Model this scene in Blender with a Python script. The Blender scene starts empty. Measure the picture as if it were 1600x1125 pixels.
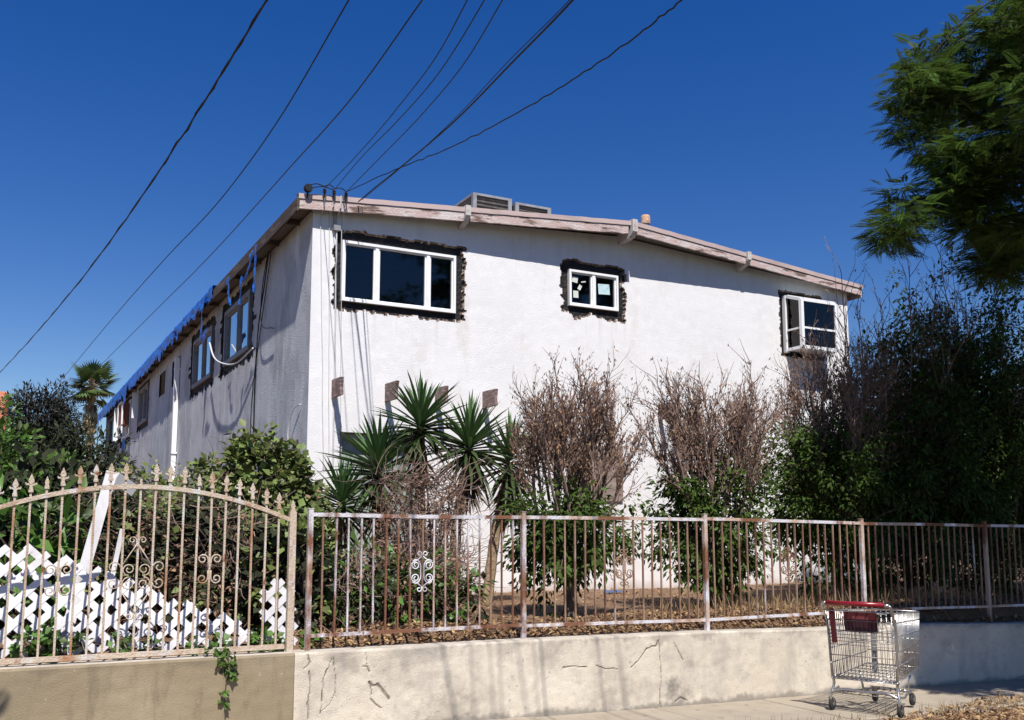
import bpy, math, random
import numpy as np
from mathutils import Vector, Matrix, noise
random.seed(7); RNG = np.random.default_rng(7)
S = bpy.context.scene
COL = S.collection

# ---------------------------------------------------------------- camera, sky, sun, exposure
cam_d = bpy.data.cameras.new('camera'); cam = bpy.data.objects.new('camera', cam_d); COL.objects.link(cam)
cam.location = (0, 0, 1.7)
cam.rotation_euler = (math.radians(90 + 7.19), 0, math.radians(-27.85))
cam_d.sensor_width = 36; cam_d.lens = 1521.6 / 1600 * 36
cam_d.shift_y = 76.3 / 1600
cam_d.clip_start = 0.05; cam_d.clip_end = 3000
S.camera = cam

LIGHT = Vector((.145, .5, -.78)).normalized()          # the way sunlight travels
W = bpy.data.worlds.new('World'); S.world = W; W.use_nodes = True
nt = W.node_tree; bg = nt.nodes['Background']
sky = nt.nodes.new('ShaderNodeTexSky'); sky.sky_type = 'NISHITA'; sky.sun_disc = False
sky.sun_elevation = math.asin(-LIGHT.z); sky.sun_rotation = math.pi - math.atan2(.145, .5)
sky.altitude = 0; sky.air_density = 1.0; sky.dust_density = 0.1; sky.ozone_density = 2.0
hs = nt.nodes.new('ShaderNodeHueSaturation'); hs.inputs['Saturation'].default_value = 1.43; hs.inputs['Hue'].default_value = .519
nt.links.new(sky.outputs[0], hs.inputs['Color']); nt.links.new(hs.outputs[0], bg.inputs[0]); bg.inputs[1].default_value = 0.08
sun_d = bpy.data.lights.new('sun', 'SUN'); sun = bpy.data.objects.new('sun', sun_d); COL.objects.link(sun)
sun_d.energy = 5.0; sun_d.angle = math.radians(.53); sun_d.color = (1, .955, .89)
sun.rotation_euler = LIGHT.to_track_quat('-Z', 'Y').to_euler(); sun.location = (-5, -20, 30)
S.view_settings.view_transform = 'Standard'; S.view_settings.look = 'None'
S.view_settings.exposure = 0.38; S.view_settings.gamma = 1

# ---------------------------------------------------------------- materials
MATS = {}
def mat(name, col, layers=(), rough=.85, bump=None, spec=.3, metal=0, leaf=False, attr=None, trans=.0):
    """layers: (colour, noise scale, low, high, (stretch xyz)); bump: (scale, strength)"""
    m = bpy.data.materials.new(name); m.use_nodes = True; MATS[name] = m
    t = m.node_tree; N = t.nodes; L = t.links
    b = N['Principled BSDF']; b.inputs['Roughness'].default_value = rough
    b.inputs['Specular IOR Level'].default_value = spec; b.inputs['Metallic'].default_value = metal
    g = N.new('ShaderNodeNewGeometry')
    rgb = N.new('ShaderNodeRGB'); rgb.outputs[0].default_value = (*col, 1); cur = rgb.outputs[0]
    for (c, sc, lo, hi, st) in layers:
        mp = N.new('ShaderNodeMapping'); mp.inputs['Scale'].default_value = st
        L.new(g.outputs['Position'], mp.inputs[0])
        n = N.new('ShaderNodeTexNoise'); n.inputs['Scale'].default_value = sc; n.inputs['Detail'].default_value = 6
        n.inputs['Roughness'].default_value = .62
        L.new(mp.outputs[0], n.inputs['Vector'])
        r = N.new('ShaderNodeMapRange'); r.inputs[1].default_value = lo; r.inputs[2].default_value = hi
        L.new(n.outputs[0], r.inputs[0])
        mx = N.new('ShaderNodeMix'); mx.data_type = 'RGBA'; L.new(r.outputs[0], mx.inputs[0])
        L.new(cur, mx.inputs[6]); mx.inputs[7].default_value = (*c, 1); cur = mx.outputs[2]
    if attr:                       # (attribute name, colour): wear with a shape of its own
        for (an, ac) in attr:
            a = N.new('ShaderNodeAttribute'); a.attribute_name = an
            mx = N.new('ShaderNodeMix'); mx.data_type = 'RGBA'; L.new(a.outputs['Fac'], mx.inputs[0])
            L.new(cur, mx.inputs[6]); mx.inputs[7].default_value = (*ac, 1); cur = mx.outputs[2]
    if leaf:                       # every leaf differs a little in colour
        a = N.new('ShaderNodeAttribute'); a.attribute_name = 'rnd'
        r = N.new('ShaderNodeMapRange'); r.inputs[3].default_value = .45; r.inputs[4].default_value = 1.8
        L.new(a.outputs['Fac'], r.inputs[0])
        h = N.new('ShaderNodeHueSaturation'); L.new(r.outputs[0], h.inputs['Value'])
        r2 = N.new('ShaderNodeMapRange'); r2.inputs[3].default_value = .485; r2.inputs[4].default_value = .52
        L.new(a.outputs['Fac'], r2.inputs[0]); L.new(r2.outputs[0], h.inputs['Hue'])
        L.new(cur, h.inputs['Color']); cur = h.outputs[0]
        if trans:
            tr = N.new('ShaderNodeBsdfTranslucent'); L.new(cur, tr.inputs[0])
            ms = N.new('ShaderNodeMixShader'); ms.inputs[0].default_value = trans
            L.new(b.outputs[0], ms.inputs[1]); L.new(tr.outputs[0], ms.inputs[2])
            L.new(ms.outputs[0], N['Material Output'].inputs['Surface'])
    L.new(cur, b.inputs['Base Color'])
    if bump:
        n = N.new('ShaderNodeTexNoise'); n.inputs['Scale'].default_value = bump[0]; n.inputs['Detail'].default_value = 5
        L.new(g.outputs['Position'], n.inputs['Vector'])
        bp = N.new('ShaderNodeBump'); bp.inputs['Strength'].default_value = bump[1]; bp.inputs['Distance'].default_value = .02
        L.new(n.outputs[0], bp.inputs['Height']); L.new(bp.outputs[0], b.inputs['Normal'])
    return m
I = (1, 1, 1)
mat('stucco', (.76, .75, .755), [((.70, .69, .70), 1.3, .45, .75, I), ((.64, .60, .56), 2.0, .56, .80, (1.2, 1.2, .25)), ((.60, .585, .58), 22, .66, .76, (1, 1, .5)), ((.79, .78, .785), 9, .5, .7, I)],
    rough=.92, bump=(55, .35), attr=[('dirt', (.42, .33, .27))])
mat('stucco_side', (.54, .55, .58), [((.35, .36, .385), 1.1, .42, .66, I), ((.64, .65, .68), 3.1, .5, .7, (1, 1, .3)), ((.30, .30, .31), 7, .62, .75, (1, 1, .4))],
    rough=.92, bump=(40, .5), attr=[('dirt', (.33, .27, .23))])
mat('broken_stucco', (.16, .11, .085), [((.42, .36, .31), 14, .5, .62, I), ((.03, .025, .025), 9, .55, .65, I)], rough=.95, bump=(60, .8))
mat('building_paper', (.010, .010, .011), [((.055, .032, .022), 5, .56, .68, (1, 1, .5)), ((.03, .03, .033), 18, .55, .65, (1, 1, 3))], rough=.75, bump=(25, .9), spec=.35)
mat('vinyl', (.82, .82, .83), [((.70, .69, .68), 4, .55, .75, I)], rough=.4)
mat('old_frame', (.24, .24, .25), [((.15, .145, .145), 6, .5, .7, I)], rough=.6)
mat('fascia_old', (.10, .075, .065), [((.17, .125, .105), 5, .5, .6, (.6, .3, 1.6)), ((.05, .04, .035), 9, .55, .66, (.3, .3, 2))], rough=.9, bump=(40, .6))
mat('fascia_paint', (.50, .38, .355), [((.58, .52, .50), 7, .48, .62, (.5, .5, 1.6)), ((.17, .115, .095), 5, .53, .60, (.35, .35, 1.8)), ((.07, .05, .045), 11, .62, .68, (.35, .35, 2))],
    rough=.85, bump=(40, .6))
mat('flashing', (.52, .40, .375), [((.42, .33, .315), 5, .5, .7, (.4, .4, 1))], rough=.6)
mat('roofing', (.42, .36, .34), [((.3, .27, .26), 3, .4, .7, I)], rough=.95, bump=(60, .6))
mat('soffit', (.22, .20, .19), [((.13, .11, .1), 3, .55, .7, I)], rough=.9)
mat('beam_paint', (.52, .49, .48), [((.28, .2, .17), 8, .56, .64, I)], rough=.85, bump=(40, .5))
mat('stub_wood', (.20, .135, .12), [((.33, .25, .235), 14, .48, .6, (.4, .4, 2.5)), ((.09, .06, .05), 6, .55, .7, I)], rough=.9, bump=(45, .7))
mat('plywood', (.25, .19, .16), [((.33, .27, .24), 3, .45, .65, (1, 1, 3)), ((.17, .13, .11), 9, .5, .7, (.5, .5, 3))], rough=.85)
mat('green_door', (.36, .41, .385), [((.28, .32, .30), 3, .5, .7, I)], rough=.6)
mat('galvanised', (.34, .345, .36), [((.24, .24, .25), 5, .5, .7, I)], rough=.5, metal=.3)
mat('louver', (.10, .09, .085), [((.18, .15, .13), 10, .5, .7, I)], rough=.7)
mat('clay_pipe', (.50, .30, .19), [((.62, .48, .36), 20, .5, .6, I), ((.22, .13, .09), 14, .6, .7, I)], rough=.85)
mat('tarp', (.02, .13, .56), [((.05, .24, .75), 9, .5, .65, I), ((.015, .06, .25), 5, .55, .7, I)], rough=.45, bump=(18, .9))
mat('cable', (.012, .012, .013), rough=.6)
mat('ceramic', (.035, .022, .018), rough=.25, spec=.5)
mat('cable_white', (.62, .62, .63), rough=.6)
mat('conduit', (.55, .55, .57), [((.42, .42, .43), 8, .5, .7, I)], rough=.7)
mat('paper', (.62, .64, .58), [((.5, .52, .5), 30, .5, .7, I)], rough=.8)
mat('paper_blue', (.50, .66, .70), [((.30, .46, .52), 12, .52, .62, I)], rough=.8)
mat('red_cloth', (.30, .10, .075), [((.22, .07, .05), 20, .5, .6, (1, 1, 6))], rough=.9)
mat('interior', (.05, .048, .045), rough=.95)
mat('curtain', (.22, .24, .29), [((.13, .145, .18), 9, .45, .6, (3, 3, .2))], rough=.95)
mat('concrete', (.585, .515, .415), [((.67, .60, .495), 1.4, .42, .66, I), ((.43, .385, .33), 3.6, .54, .74, (.7, .7, 1)), ((.30, .27, .235), 2.3, .64, .8, (2.5, 2.5, .35)), ((.36, .32, .27), 26, .60, .72, I), ((.40, .36, .31), 1.7, .50, .72, (1.6, 1.6, .8))],
    rough=.93, bump=(95, .28), attr=[('dirt', (.21, .185, .16)), ('crack', (.15, .125, .10))])
mat('beige_wall', (.27, .215, .138), [((.32, .26, .172), 1.5, .45, .65, I), ((.20, .16, .105), 5, .52, .72, (2, 2, .5)), ((.52, .47, .38), 16, .66, .74, I)],
    rough=.92, bump=(80, .2), attr=[('dirt', (.16, .13, .09)), ('crack', (.06, .05, .042))])
mat('wall_cap', (.50, .45, .38), [((.36, .31, .25), 6, .48, .66, I)], rough=.95, bump=(50, .7))
mat('sidewalk', (.36, .31, .24), [((.30, .255, .195), 2.5, .45, .7, I), ((.23, .195, .15), 9, .58, .72, I)], rough=.93, bump=(90, .4))
mat('asphalt', (.05, .05, .052), [((.065, .063, .06), 8, .4, .7, I)], rough=.95, bump=(120, .5))
mat('soil', (.17, .10, .058), [((.23, .15, .09), 3, .45, .65, I), ((.13, .08, .05), 9, .5, .7, I)], rough=.97, bump=(40, .9))
mat('ground_far', (.16, .13, .08), [((.10, .09, .05), .6, .4, .6, I)], rough=.97)
mat('gate_paint', (.53, .43, .33), [((.57, .54, .50), 9, .52, .62, (1, 1, .5)), ((.36, .19, .10), 4, .50, .62, (1, 1, .45)), ((.21, .075, .03), 13, .62, .68, (1, 1, .6))],
    rough=.75, bump=(90, .5))
mat('fence_paint', (.62, .60, .63), [((.50, .37, .29), 3.3, .50, .56, (1, 1, .5)), ((.20, .09, .05), 2.6, .49, .57, (1, 1, .4)), ((.15, .05, .025), 12, .60, .68, (1, 1, .5))],
    rough=.75, bump=(90, .5))
mat('fence_rusty', (.225, .125, .082), [((.34, .22, .15), 4, .48, .6, (1, 1, .6)), ((.13, .055, .035), 6, .55, .66, (1, 1, .5)), ((.50, .45, .44), 2.3, .60, .68, (1, 1, .4))], rough=.8, bump=(90, .5))
mat('lattice', (.70, .69, .72), [((.53, .51, .51), 5, .5, .72, I), ((.42, .36, .28), 8, .66, .76, I)], rough=.6)
mat('white_plank', (.58, .57, .58), [((.44, .42, .41), 6, .5, .7, (1, 1, .4))], rough=.7)
mat('steel', (.52, .51, .50), [((.38, .35, .33), 9, .5, .68, I)], rough=.34, metal=.85, spec=.5)
mat('steel_dull', (.30, .27, .25), [((.19, .15, .13), 12, .48, .62, I)], rough=.5, metal=.55)
mat('red_plastic', (.24, .010, .018), rough=.28, spec=.5)
mat('red_dark', (.085, .012, .018), [((.10, .012, .02), 20, .5, .6, I)], rough=.5)
mat('emblem', (.20, .05, .055), rough=.5)
mat('rubber', (.03, .03, .03), rough=.8)
mat('bark', (.13, .10, .08), [((.21, .17, .14), 10, .5, .65, (1, 1, .3)), ((.07, .05, .04), 16, .55, .7, (1, 1, .3))], rough=.95, bump=(40, .8))
mat('bark_dark', (.07, .055, .045), [((.11, .09, .075), 10, .5, .65, I)], rough=.95)
mat('twig', (.19, .125, .10), [((.28, .205, .175), 6, .5, .65, I), ((.11, .07, .055), 4, .55, .7, I)], rough=.95)
mat('palm_bark', (.30, .22, .14), [((.18, .13, .08), 6, .5, .65, (1, 1, .4))], rough=.95, bump=(20, .9))
mat('ficus_leaf', (.048, .076, .013), leaf=True, rough=.55, spec=.18, trans=.25)
mat('dry_leaf', (.215, .125, .083), leaf=True, rough=.8, trans=.2)
mat('litter_leaf', (.27, .165, .09), leaf=True, rough=.85, trans=.15)
mat('ivy_leaf', (.118, .145, .04), leaf=True, rough=.5, spec=.35, trans=.2)
mat('ivy_bright', (.07, .125, .022), leaf=True, rough=.5, spec=.35, trans=.3)
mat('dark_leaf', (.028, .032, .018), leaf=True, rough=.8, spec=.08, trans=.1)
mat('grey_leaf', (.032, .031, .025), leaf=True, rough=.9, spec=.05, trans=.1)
mat('citrus_leaf', (.066, .12, .02), leaf=True, rough=.42, spec=.4, trans=.3)
mat('yucca_leaf', (.062, .105, .034), leaf=True, rough=.42, spec=.4, trans=.15)
mat('yucca_dead', (.095, .068, .042), leaf=True, rough=.85, trans=.1)
mat('palm_dead', (.22, .16, .09), leaf=True, rough=.85, trans=.1)
mat('palm_leaf', (.08, .115, .035), leaf=True, rough=.5, trans=.2)
mat('jacaranda_leaf', (.064, .102, .020), leaf=True, rough=.6, spec=.15, trans=.35)
mat('grass_dry', (.27, .185, .095), leaf=True, rough=.85, trans=.2)
mat('tile', (.42, .15, .08), [((.52, .26, .16), 3, .5, .65, I), ((.25, .09, .05), 6, .55, .7, I)], rough=.85)
mat('cloth_blue', (.07, .13, .28), rough=.9)
def glass():
    m = bpy.data.materials.new('glass'); m.use_nodes = True; MATS['glass'] = m
    t = m.node_tree; N = t.nodes; L = t.links; N.remove(N['Principled BSDF'])
    tr = N.new('ShaderNodeBsdfTransparent'); tr.inputs[0].default_value = (.62, .66, .66, 1)
    gl = N.new('ShaderNodeBsdfGlossy'); gl.inputs['Roughness'].default_value = .03
    fr = N.new('ShaderNodeFresnel'); fr.inputs[0].default_value = 1.5
    ms = N.new('ShaderNodeMixShader'); L.new(fr.outputs[0], ms.inputs[0])
    L.new(tr.outputs[0], ms.inputs[1]); L.new(gl.outputs[0], ms.inputs[2]); L.new(ms.outputs[0], N['Material Output'].inputs['Surface'])
glass()

# ---------------------------------------------------------------- helpers
def link(name, me, parent=None, kind=None):
    o = bpy.data.objects.new(name, me); COL.objects.link(o)
    if parent is not None:
        o.parent = parent
        w = Matrix.Identity(4); p = parent
        chain = []
        while p is not None: chain.append(p); p = p.parent
        for q in reversed(chain): w = w @ q.matrix_parent_inverse @ Matrix.LocRotScale(q.location, q.rotation_euler, q.scale)
        o.matrix_parent_inverse = w.inverted()
    if kind: o['kind'] = kind
    return o
def tag(o, label, cat, group=None):
    o['label'] = label; o['category'] = cat
    if group: o['group'] = group
    return o
def thing(name, loc, label, cat, group=None):
    o = bpy.data.objects.new(name, None); COL.objects.link(o); o.location = loc; o.empty_display_size = .2
    return tag(o, label, cat, group)

class G:
    def __init__(s): s.v = []; s.f = []; s.m = []
    def add(s, v, f, m=0):
        k = len(s.v); s.v += [tuple(a) for a in v]; s.f += [tuple(i + k for i in q) for q in f]; s.m += [m] * len(f); return s
    def box(s, lo, hi, m=0, M=None):
        x0, y0, z0 = lo; x1, y1, z1 = hi
        v = [(x0, y0, z0), (x1, y0, z0), (x1, y1, z0), (x0, y1, z0), (x0, y0, z1), (x1, y0, z1), (x1, y1, z1), (x0, y1, z1)]
        if M is not None: v = [M @ Vector(a) for a in v]
        return s.add(v, [(0, 3, 2, 1), (4, 5, 6, 7), (0, 1, 5, 4), (1, 2, 6, 5), (2, 3, 7, 6), (3, 0, 4, 7)], m)
    def tube(s, pts, r, n=6, m=0, cap=True):
        pts = [Vector(p) for p in pts]
        if not hasattr(r, '__len__'): r = [r] * len(pts)
        k = len(s.v); ref = None
        for i, p in enumerate(pts):
            d = (pts[min(i + 1, len(pts) - 1)] - pts[max(i - 1, 0)]); d = d.normalized() if d.length > 1e-9 else Vector((0, 0, 1))
            if ref is None: ref = d.cross(Vector((.31, .87, .13))).normalized()
            ref = (ref - d * ref.dot(d)); ref = ref.normalized() if ref.length > 1e-6 else d.orthogonal().normalized()
            b = d.cross(ref)
            for j in range(n):
                a = 2 * math.pi * j / n
                q = p + (ref * math.cos(a) + b * math.sin(a)) * r[i]; s.v.append((q.x, q.y, q.z))
        for i in range(len(pts) - 1):
            for j in range(n):
                s.f.append((k + i * n + j, k + i * n + (j + 1) % n, k + (i + 1) * n + (j + 1) % n, k + (i + 1) * n + j)); s.m.append(m)
        if cap:
            s.f.append(tuple(k + j for j in range(n))[::-1]); s.m.append(m)
            e = k + (len(pts) - 1) * n; s.f.append(tuple(e + j for j in range(n))); s.m.append(m)
        return s
    def prism(s, poly, d, m=0):           # poly: 3D loop, d: extrusion vector
        n = len(poly); d = Vector(d); a = [Vector(p) for p in poly]
        v = a + [p + d for p in a]
        f = [tuple(range(n))[::-1], tuple(range(n, 2 * n))] + [(i, (i + 1) % n, n + (i + 1) % n, n + i) for i in range(n)]
        return s.add(v, f, m)
    def lathe(s, c, prof, n=12, m=0, axis='Z'):
        k = len(s.v)
        for (r, h) in prof:
            for j in range(n):
                a = 2 * math.pi * j / n; x, y = r * math.cos(a), r * math.sin(a)
                p = (c[0] + x, c[1] + y, c[2] + h) if axis == 'Z' else ((c[0] + h, c[1] + x, c[2] + y) if axis == 'X' else (c[0] + x, c[1] + h, c[2] + y))
                s.v.append(p)
        for i in range(len(prof) - 1):
            for j in range(n):
                s.f.append((k + i * n + j, k + i * n + (j + 1) % n, k + (i + 1) * n + (j + 1) % n, k + (i + 1) * n + j)); s.m.append(m)
        return s
    def mesh(s, name, mats, smooth=False):
        me = bpy.data.meshes.new(name); me.from_pydata(s.v, [], s.f)
        for x in (mats if isinstance(mats, (list, tuple)) else [mats]): me.materials.append(MATS[x])
        if any(s.m): me.polygons.foreach_set('material_index', s.m)
        if smooth: me.polygons.foreach_set('use_smooth', [True] * len(s.f))
        me.update(); return me
    def build(s, name, mats, parent=None, smooth=False, kind=None):
        return link(name, s.mesh(name, mats, smooth), parent, kind)

def nrm(a): return a / np.maximum(np.linalg.norm(a, axis=-1, keepdims=True), 1e-9)
def leaf_mesh(name, P, D, N, L, Wd, material, rnd=None, fold=.15, mid=.45):
    """many four-cornered folded leaves in one mesh"""
    n = len(P); D = nrm(D); Sd = nrm(np.cross(D, N)); N2 = np.cross(Sd, D)
    L = np.broadcast_to(np.asarray(L, float), (n,))[:, None]; Wd = np.broadcast_to(np.asarray(Wd, float), (n,))[:, None]
    m = P + D * L * mid + N2 * Wd * fold
    v = np.stack([P, m + Sd * Wd * .5, P + D * L, m - Sd * Wd * .5], 1).reshape(-1, 3)
    me = bpy.data.meshes.new(name)
    me.vertices.add(4 * n); me.vertices.foreach_set('co', v.astype(np.float32).ravel())
    base = (np.arange(n) * 4)[:, None]
    tri = np.concatenate([base + [0, 1, 2], base + [0, 2, 3]], 1).reshape(-1)
    me.loops.add(6 * n); me.loops.foreach_set('vertex_index', tri.astype(np.int32))
    me.polygons.add(2 * n); me.polygons.foreach_set('loop_start', (np.arange(2 * n) * 3).astype(np.int32))
    me.polygons.foreach_set('loop_total', np.full(2 * n, 3, np.int32))
    me.update(calc_edges=True)
    if rnd is None: rnd = RNG.random(n)
    at = me.attributes.new('rnd', 'FLOAT', 'POINT'); at.data.foreach_set('value', np.repeat(rnd, 4).astype(np.float32))
    me.materials.append(MATS[material]); return me
def rdir(n): return nrm(RNG.normal(size=(n, 3)))
def smooth_path(pts, k=6):
    P = [Vector(p) for p in pts]; out = []; n = len(P)
    d = [max(1e-6, (P[i + 1] - P[i]).length) for i in range(n - 1)]; T = []
    for i in range(n):
        if i == 0: T.append((P[1] - P[0]) / d[0])
        elif i == n - 1: T.append((P[-1] - P[-2]) / d[-1])
        else: T.append(((P[i + 1] - P[i]) / d[i] * d[i - 1] + (P[i] - P[i - 1]) / d[i - 1] * d[i]) / (d[i] + d[i - 1]))
    for i in range(n - 1):
        for j in range(k):
            t = j / k; t2 = t * t; t3 = t2 * t
            out.append(P[i] * (2 * t3 - 3 * t2 + 1) + T[i] * d[i] * (t3 - 2 * t2 + t) + P[i + 1] * (3 * t2 - 2 * t3) + T[i + 1] * d[i] * (t3 - t2))
    out.append(P[-1]); return out
def fn(x, y=0, z=0): return noise.noise(Vector((x, y, z)))
def gz(x): return .22 - .0205 * (x - 2)             # the pavement falls gently along the wall
def wtop(x): return float(np.interp(x, [-12, 0, 2, 4, 5.9, 7.3, 8.8, 10.5, 24], [.83, .81, .805, .80, .78, .745, .725, .66, .55]))

# ---------------------------------------------------------------- ground, pavement, street
g = G(); g.box((-600, -600, -.6), (600, 600, -.45)); o = g.build('ground', 'ground_far', kind='structure')
def strip(y0, y1, dz, xs=np.linspace(-14, 26, 81), ny=2, bump=0.0):
    g = G(); ys = np.linspace(y0, y1, ny); v = []; f = []
    for x in xs:
        for y in ys: v.append((x, y, gz(x) + dz + bump * (fn(x * 3, y * 3) + .6 * fn(x * 9, y * 9, 4))))
    for i in range(len(xs) - 1):
        for j in range(ny - 1): f.append((i * ny + j, (i + 1) * ny + j, (i + 1) * ny + j + 1, i * ny + j + 1))
    return g.add(v, f)
strip(-9, 3.95, -.16).build('street', 'asphalt', kind='structure')
strip(4.1, 6.15, -.03, xs=np.linspace(-14, 26, 241), ny=16, bump=.025).build('parkway', 'soil', kind='structure', smooth=True)
kb = link('kerb', None, kind='structure')
for k in range(16):
    x0 = -14 + 2.5 * k; x1 = x0 + 2.49; g = G()
    g.add([(x0, 3.95, gz(x0) - .3), (x1, 3.95, gz(x1) - .3), (x1, 4.1, gz(x1) - .3), (x0, 4.1, gz(x0) - .3), (x0, 3.96, gz(x0) - .01), (x1, 3.96, gz(x1) - .01), (x1, 4.1, gz(x1) - .005), (x0, 4.1, gz(x0) - .005)],
          [(0, 3, 2, 1), (4, 5, 6, 7), (0, 1, 5, 4), (1, 2, 6, 5), (2, 3, 7, 6), (3, 0, 4, 7)]).build('kerb_stone', 'sidewalk', kb)
sw = link('sidewalk', None, kind='structure')
strip(6.1, 7.32, -.06).build('bed', 'soil', sw)
for k in range(28):
    x0 = -13.3 + 1.24 * k + .004; x1 = x0 + 1.222; g = G(); dz = random.uniform(-.006, .006); dy = .003
    y0, y1 = 6.13, 7.296
    def P(x, y, e=0): return (x, y, gz(x) + dz + e)
    b = .012
    g.add([P(x0, y0, -.1), P(x1, y0, -.1), P(x1, y1, -.1), P(x0, y1, -.1), P(x0, y0, -.008), P(x1, y0, -.008), P(x1, y1, -.008), P(x0, y1, -.008),
           P(x0 + b, y0 + b), P(x1 - b, y0 + b), P(x1 - b, y1 - b), P(x0 + b, y1 - b)],
          [(0, 1, 5, 4), (1, 2, 6, 5), (2, 3, 7, 6), (3, 0, 4, 7), (4, 5, 9, 8), (5, 6, 10, 9), (6, 7, 11, 10), (7, 4, 8, 11), (8, 9, 10, 11)]).build('slab', 'sidewalk', sw)
# raised yard behind the wall
def yz(x, y):
    b = wtop(x) - .01 if y < 7.6 else .80
    return b + .07 * math.exp(-((y - 8.1) / .5) ** 2) + .035 * fn(x * 1.3, y * 1.3) + .02 * fn(x * 5, y * 5, 2) - .03 * min(1, max(0, (y - 9) / 4))
xs = np.r_[np.linspace(-40, -3, 20), np.linspace(-2.8, 14, 140), np.linspace(15, 60, 20)]
ys = np.r_[np.linspace(7.48, 13.7, 60), np.linspace(14.2, 90, 40)]
g = G(); v = [(x, y, yz(x, y) if y > 7.5 else wtop(x) - .02) for x in xs for y in ys]; ny = len(ys)
g.add(v, [(i * ny + j, (i + 1) * ny + j, (i + 1) * ny + j + 1, i * ny + j + 1) for i in range(len(xs) - 1) for j in range(ny - 1)])
g.build('yard', 'soil', kind='structure', smooth=True)

# ---------------------------------------------------------------- retaining wall
CR = [[(2.13, .79), (2.15, .73), (2.1, .69)], [(2.15, .66), (2.15, .51), (2.14, .43), (2.15, .32)], [(2.32, .75), (2.25, .59), (2.25, .48), (2.24, .35)],
      [(2.33, .76), (2.35, .61), (2.35, .49), (2.31, .42), (2.24, .36)], [(2.56, .68), (2.6, .67), (2.62, .63)], [(2.62, .55), (2.64, .53), (2.69, .53), (2.74, .47), (2.78, .42)],
      [(2.63, .52), (2.64, .46)], [(2.63, .43), (2.68, .38), (2.72, .35)], [(2.59, .78), (2.6, .67), (2.6, .58)],
      [(5.05, .51), (5.14, .58), (5.21, .65), (5.27, .68), (5.33, .68), (5.35, .72)], [(5.36, .77), (5.36, .63), (5.37, .5), (5.37, .36), (5.35, .28), (5.36, .14)],
      [(5.52, .7), (5.57, .62), (5.62, .54)], [(4.35, .55), (4.43, .56), (4.59, .54)], [(4.68, .55), (4.76, .52), (4.9, .51)], [(5.52, .18), (5.58, .21), (5.65, .18)]]
CW = [.009, .008, .006, .004, .011, .02, .008, .009, .004, .011, .006, .008, .009, .009, .01]
STAIN = [(5.5, .28, .13, .9), (5.6, .2, .14, .7), (2.45, .72, .12, .5), (2.9, .74, .2, .35), (4.75, .2, .3, .4), (3.3, .24, .3, .45), (3.8, .74, .12, .4), (5.72, .5, .06, .5), (3.86, .5, .035, .35), (4.2, .68, .2, .3), (5.0, .28, .2, .35)]
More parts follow.
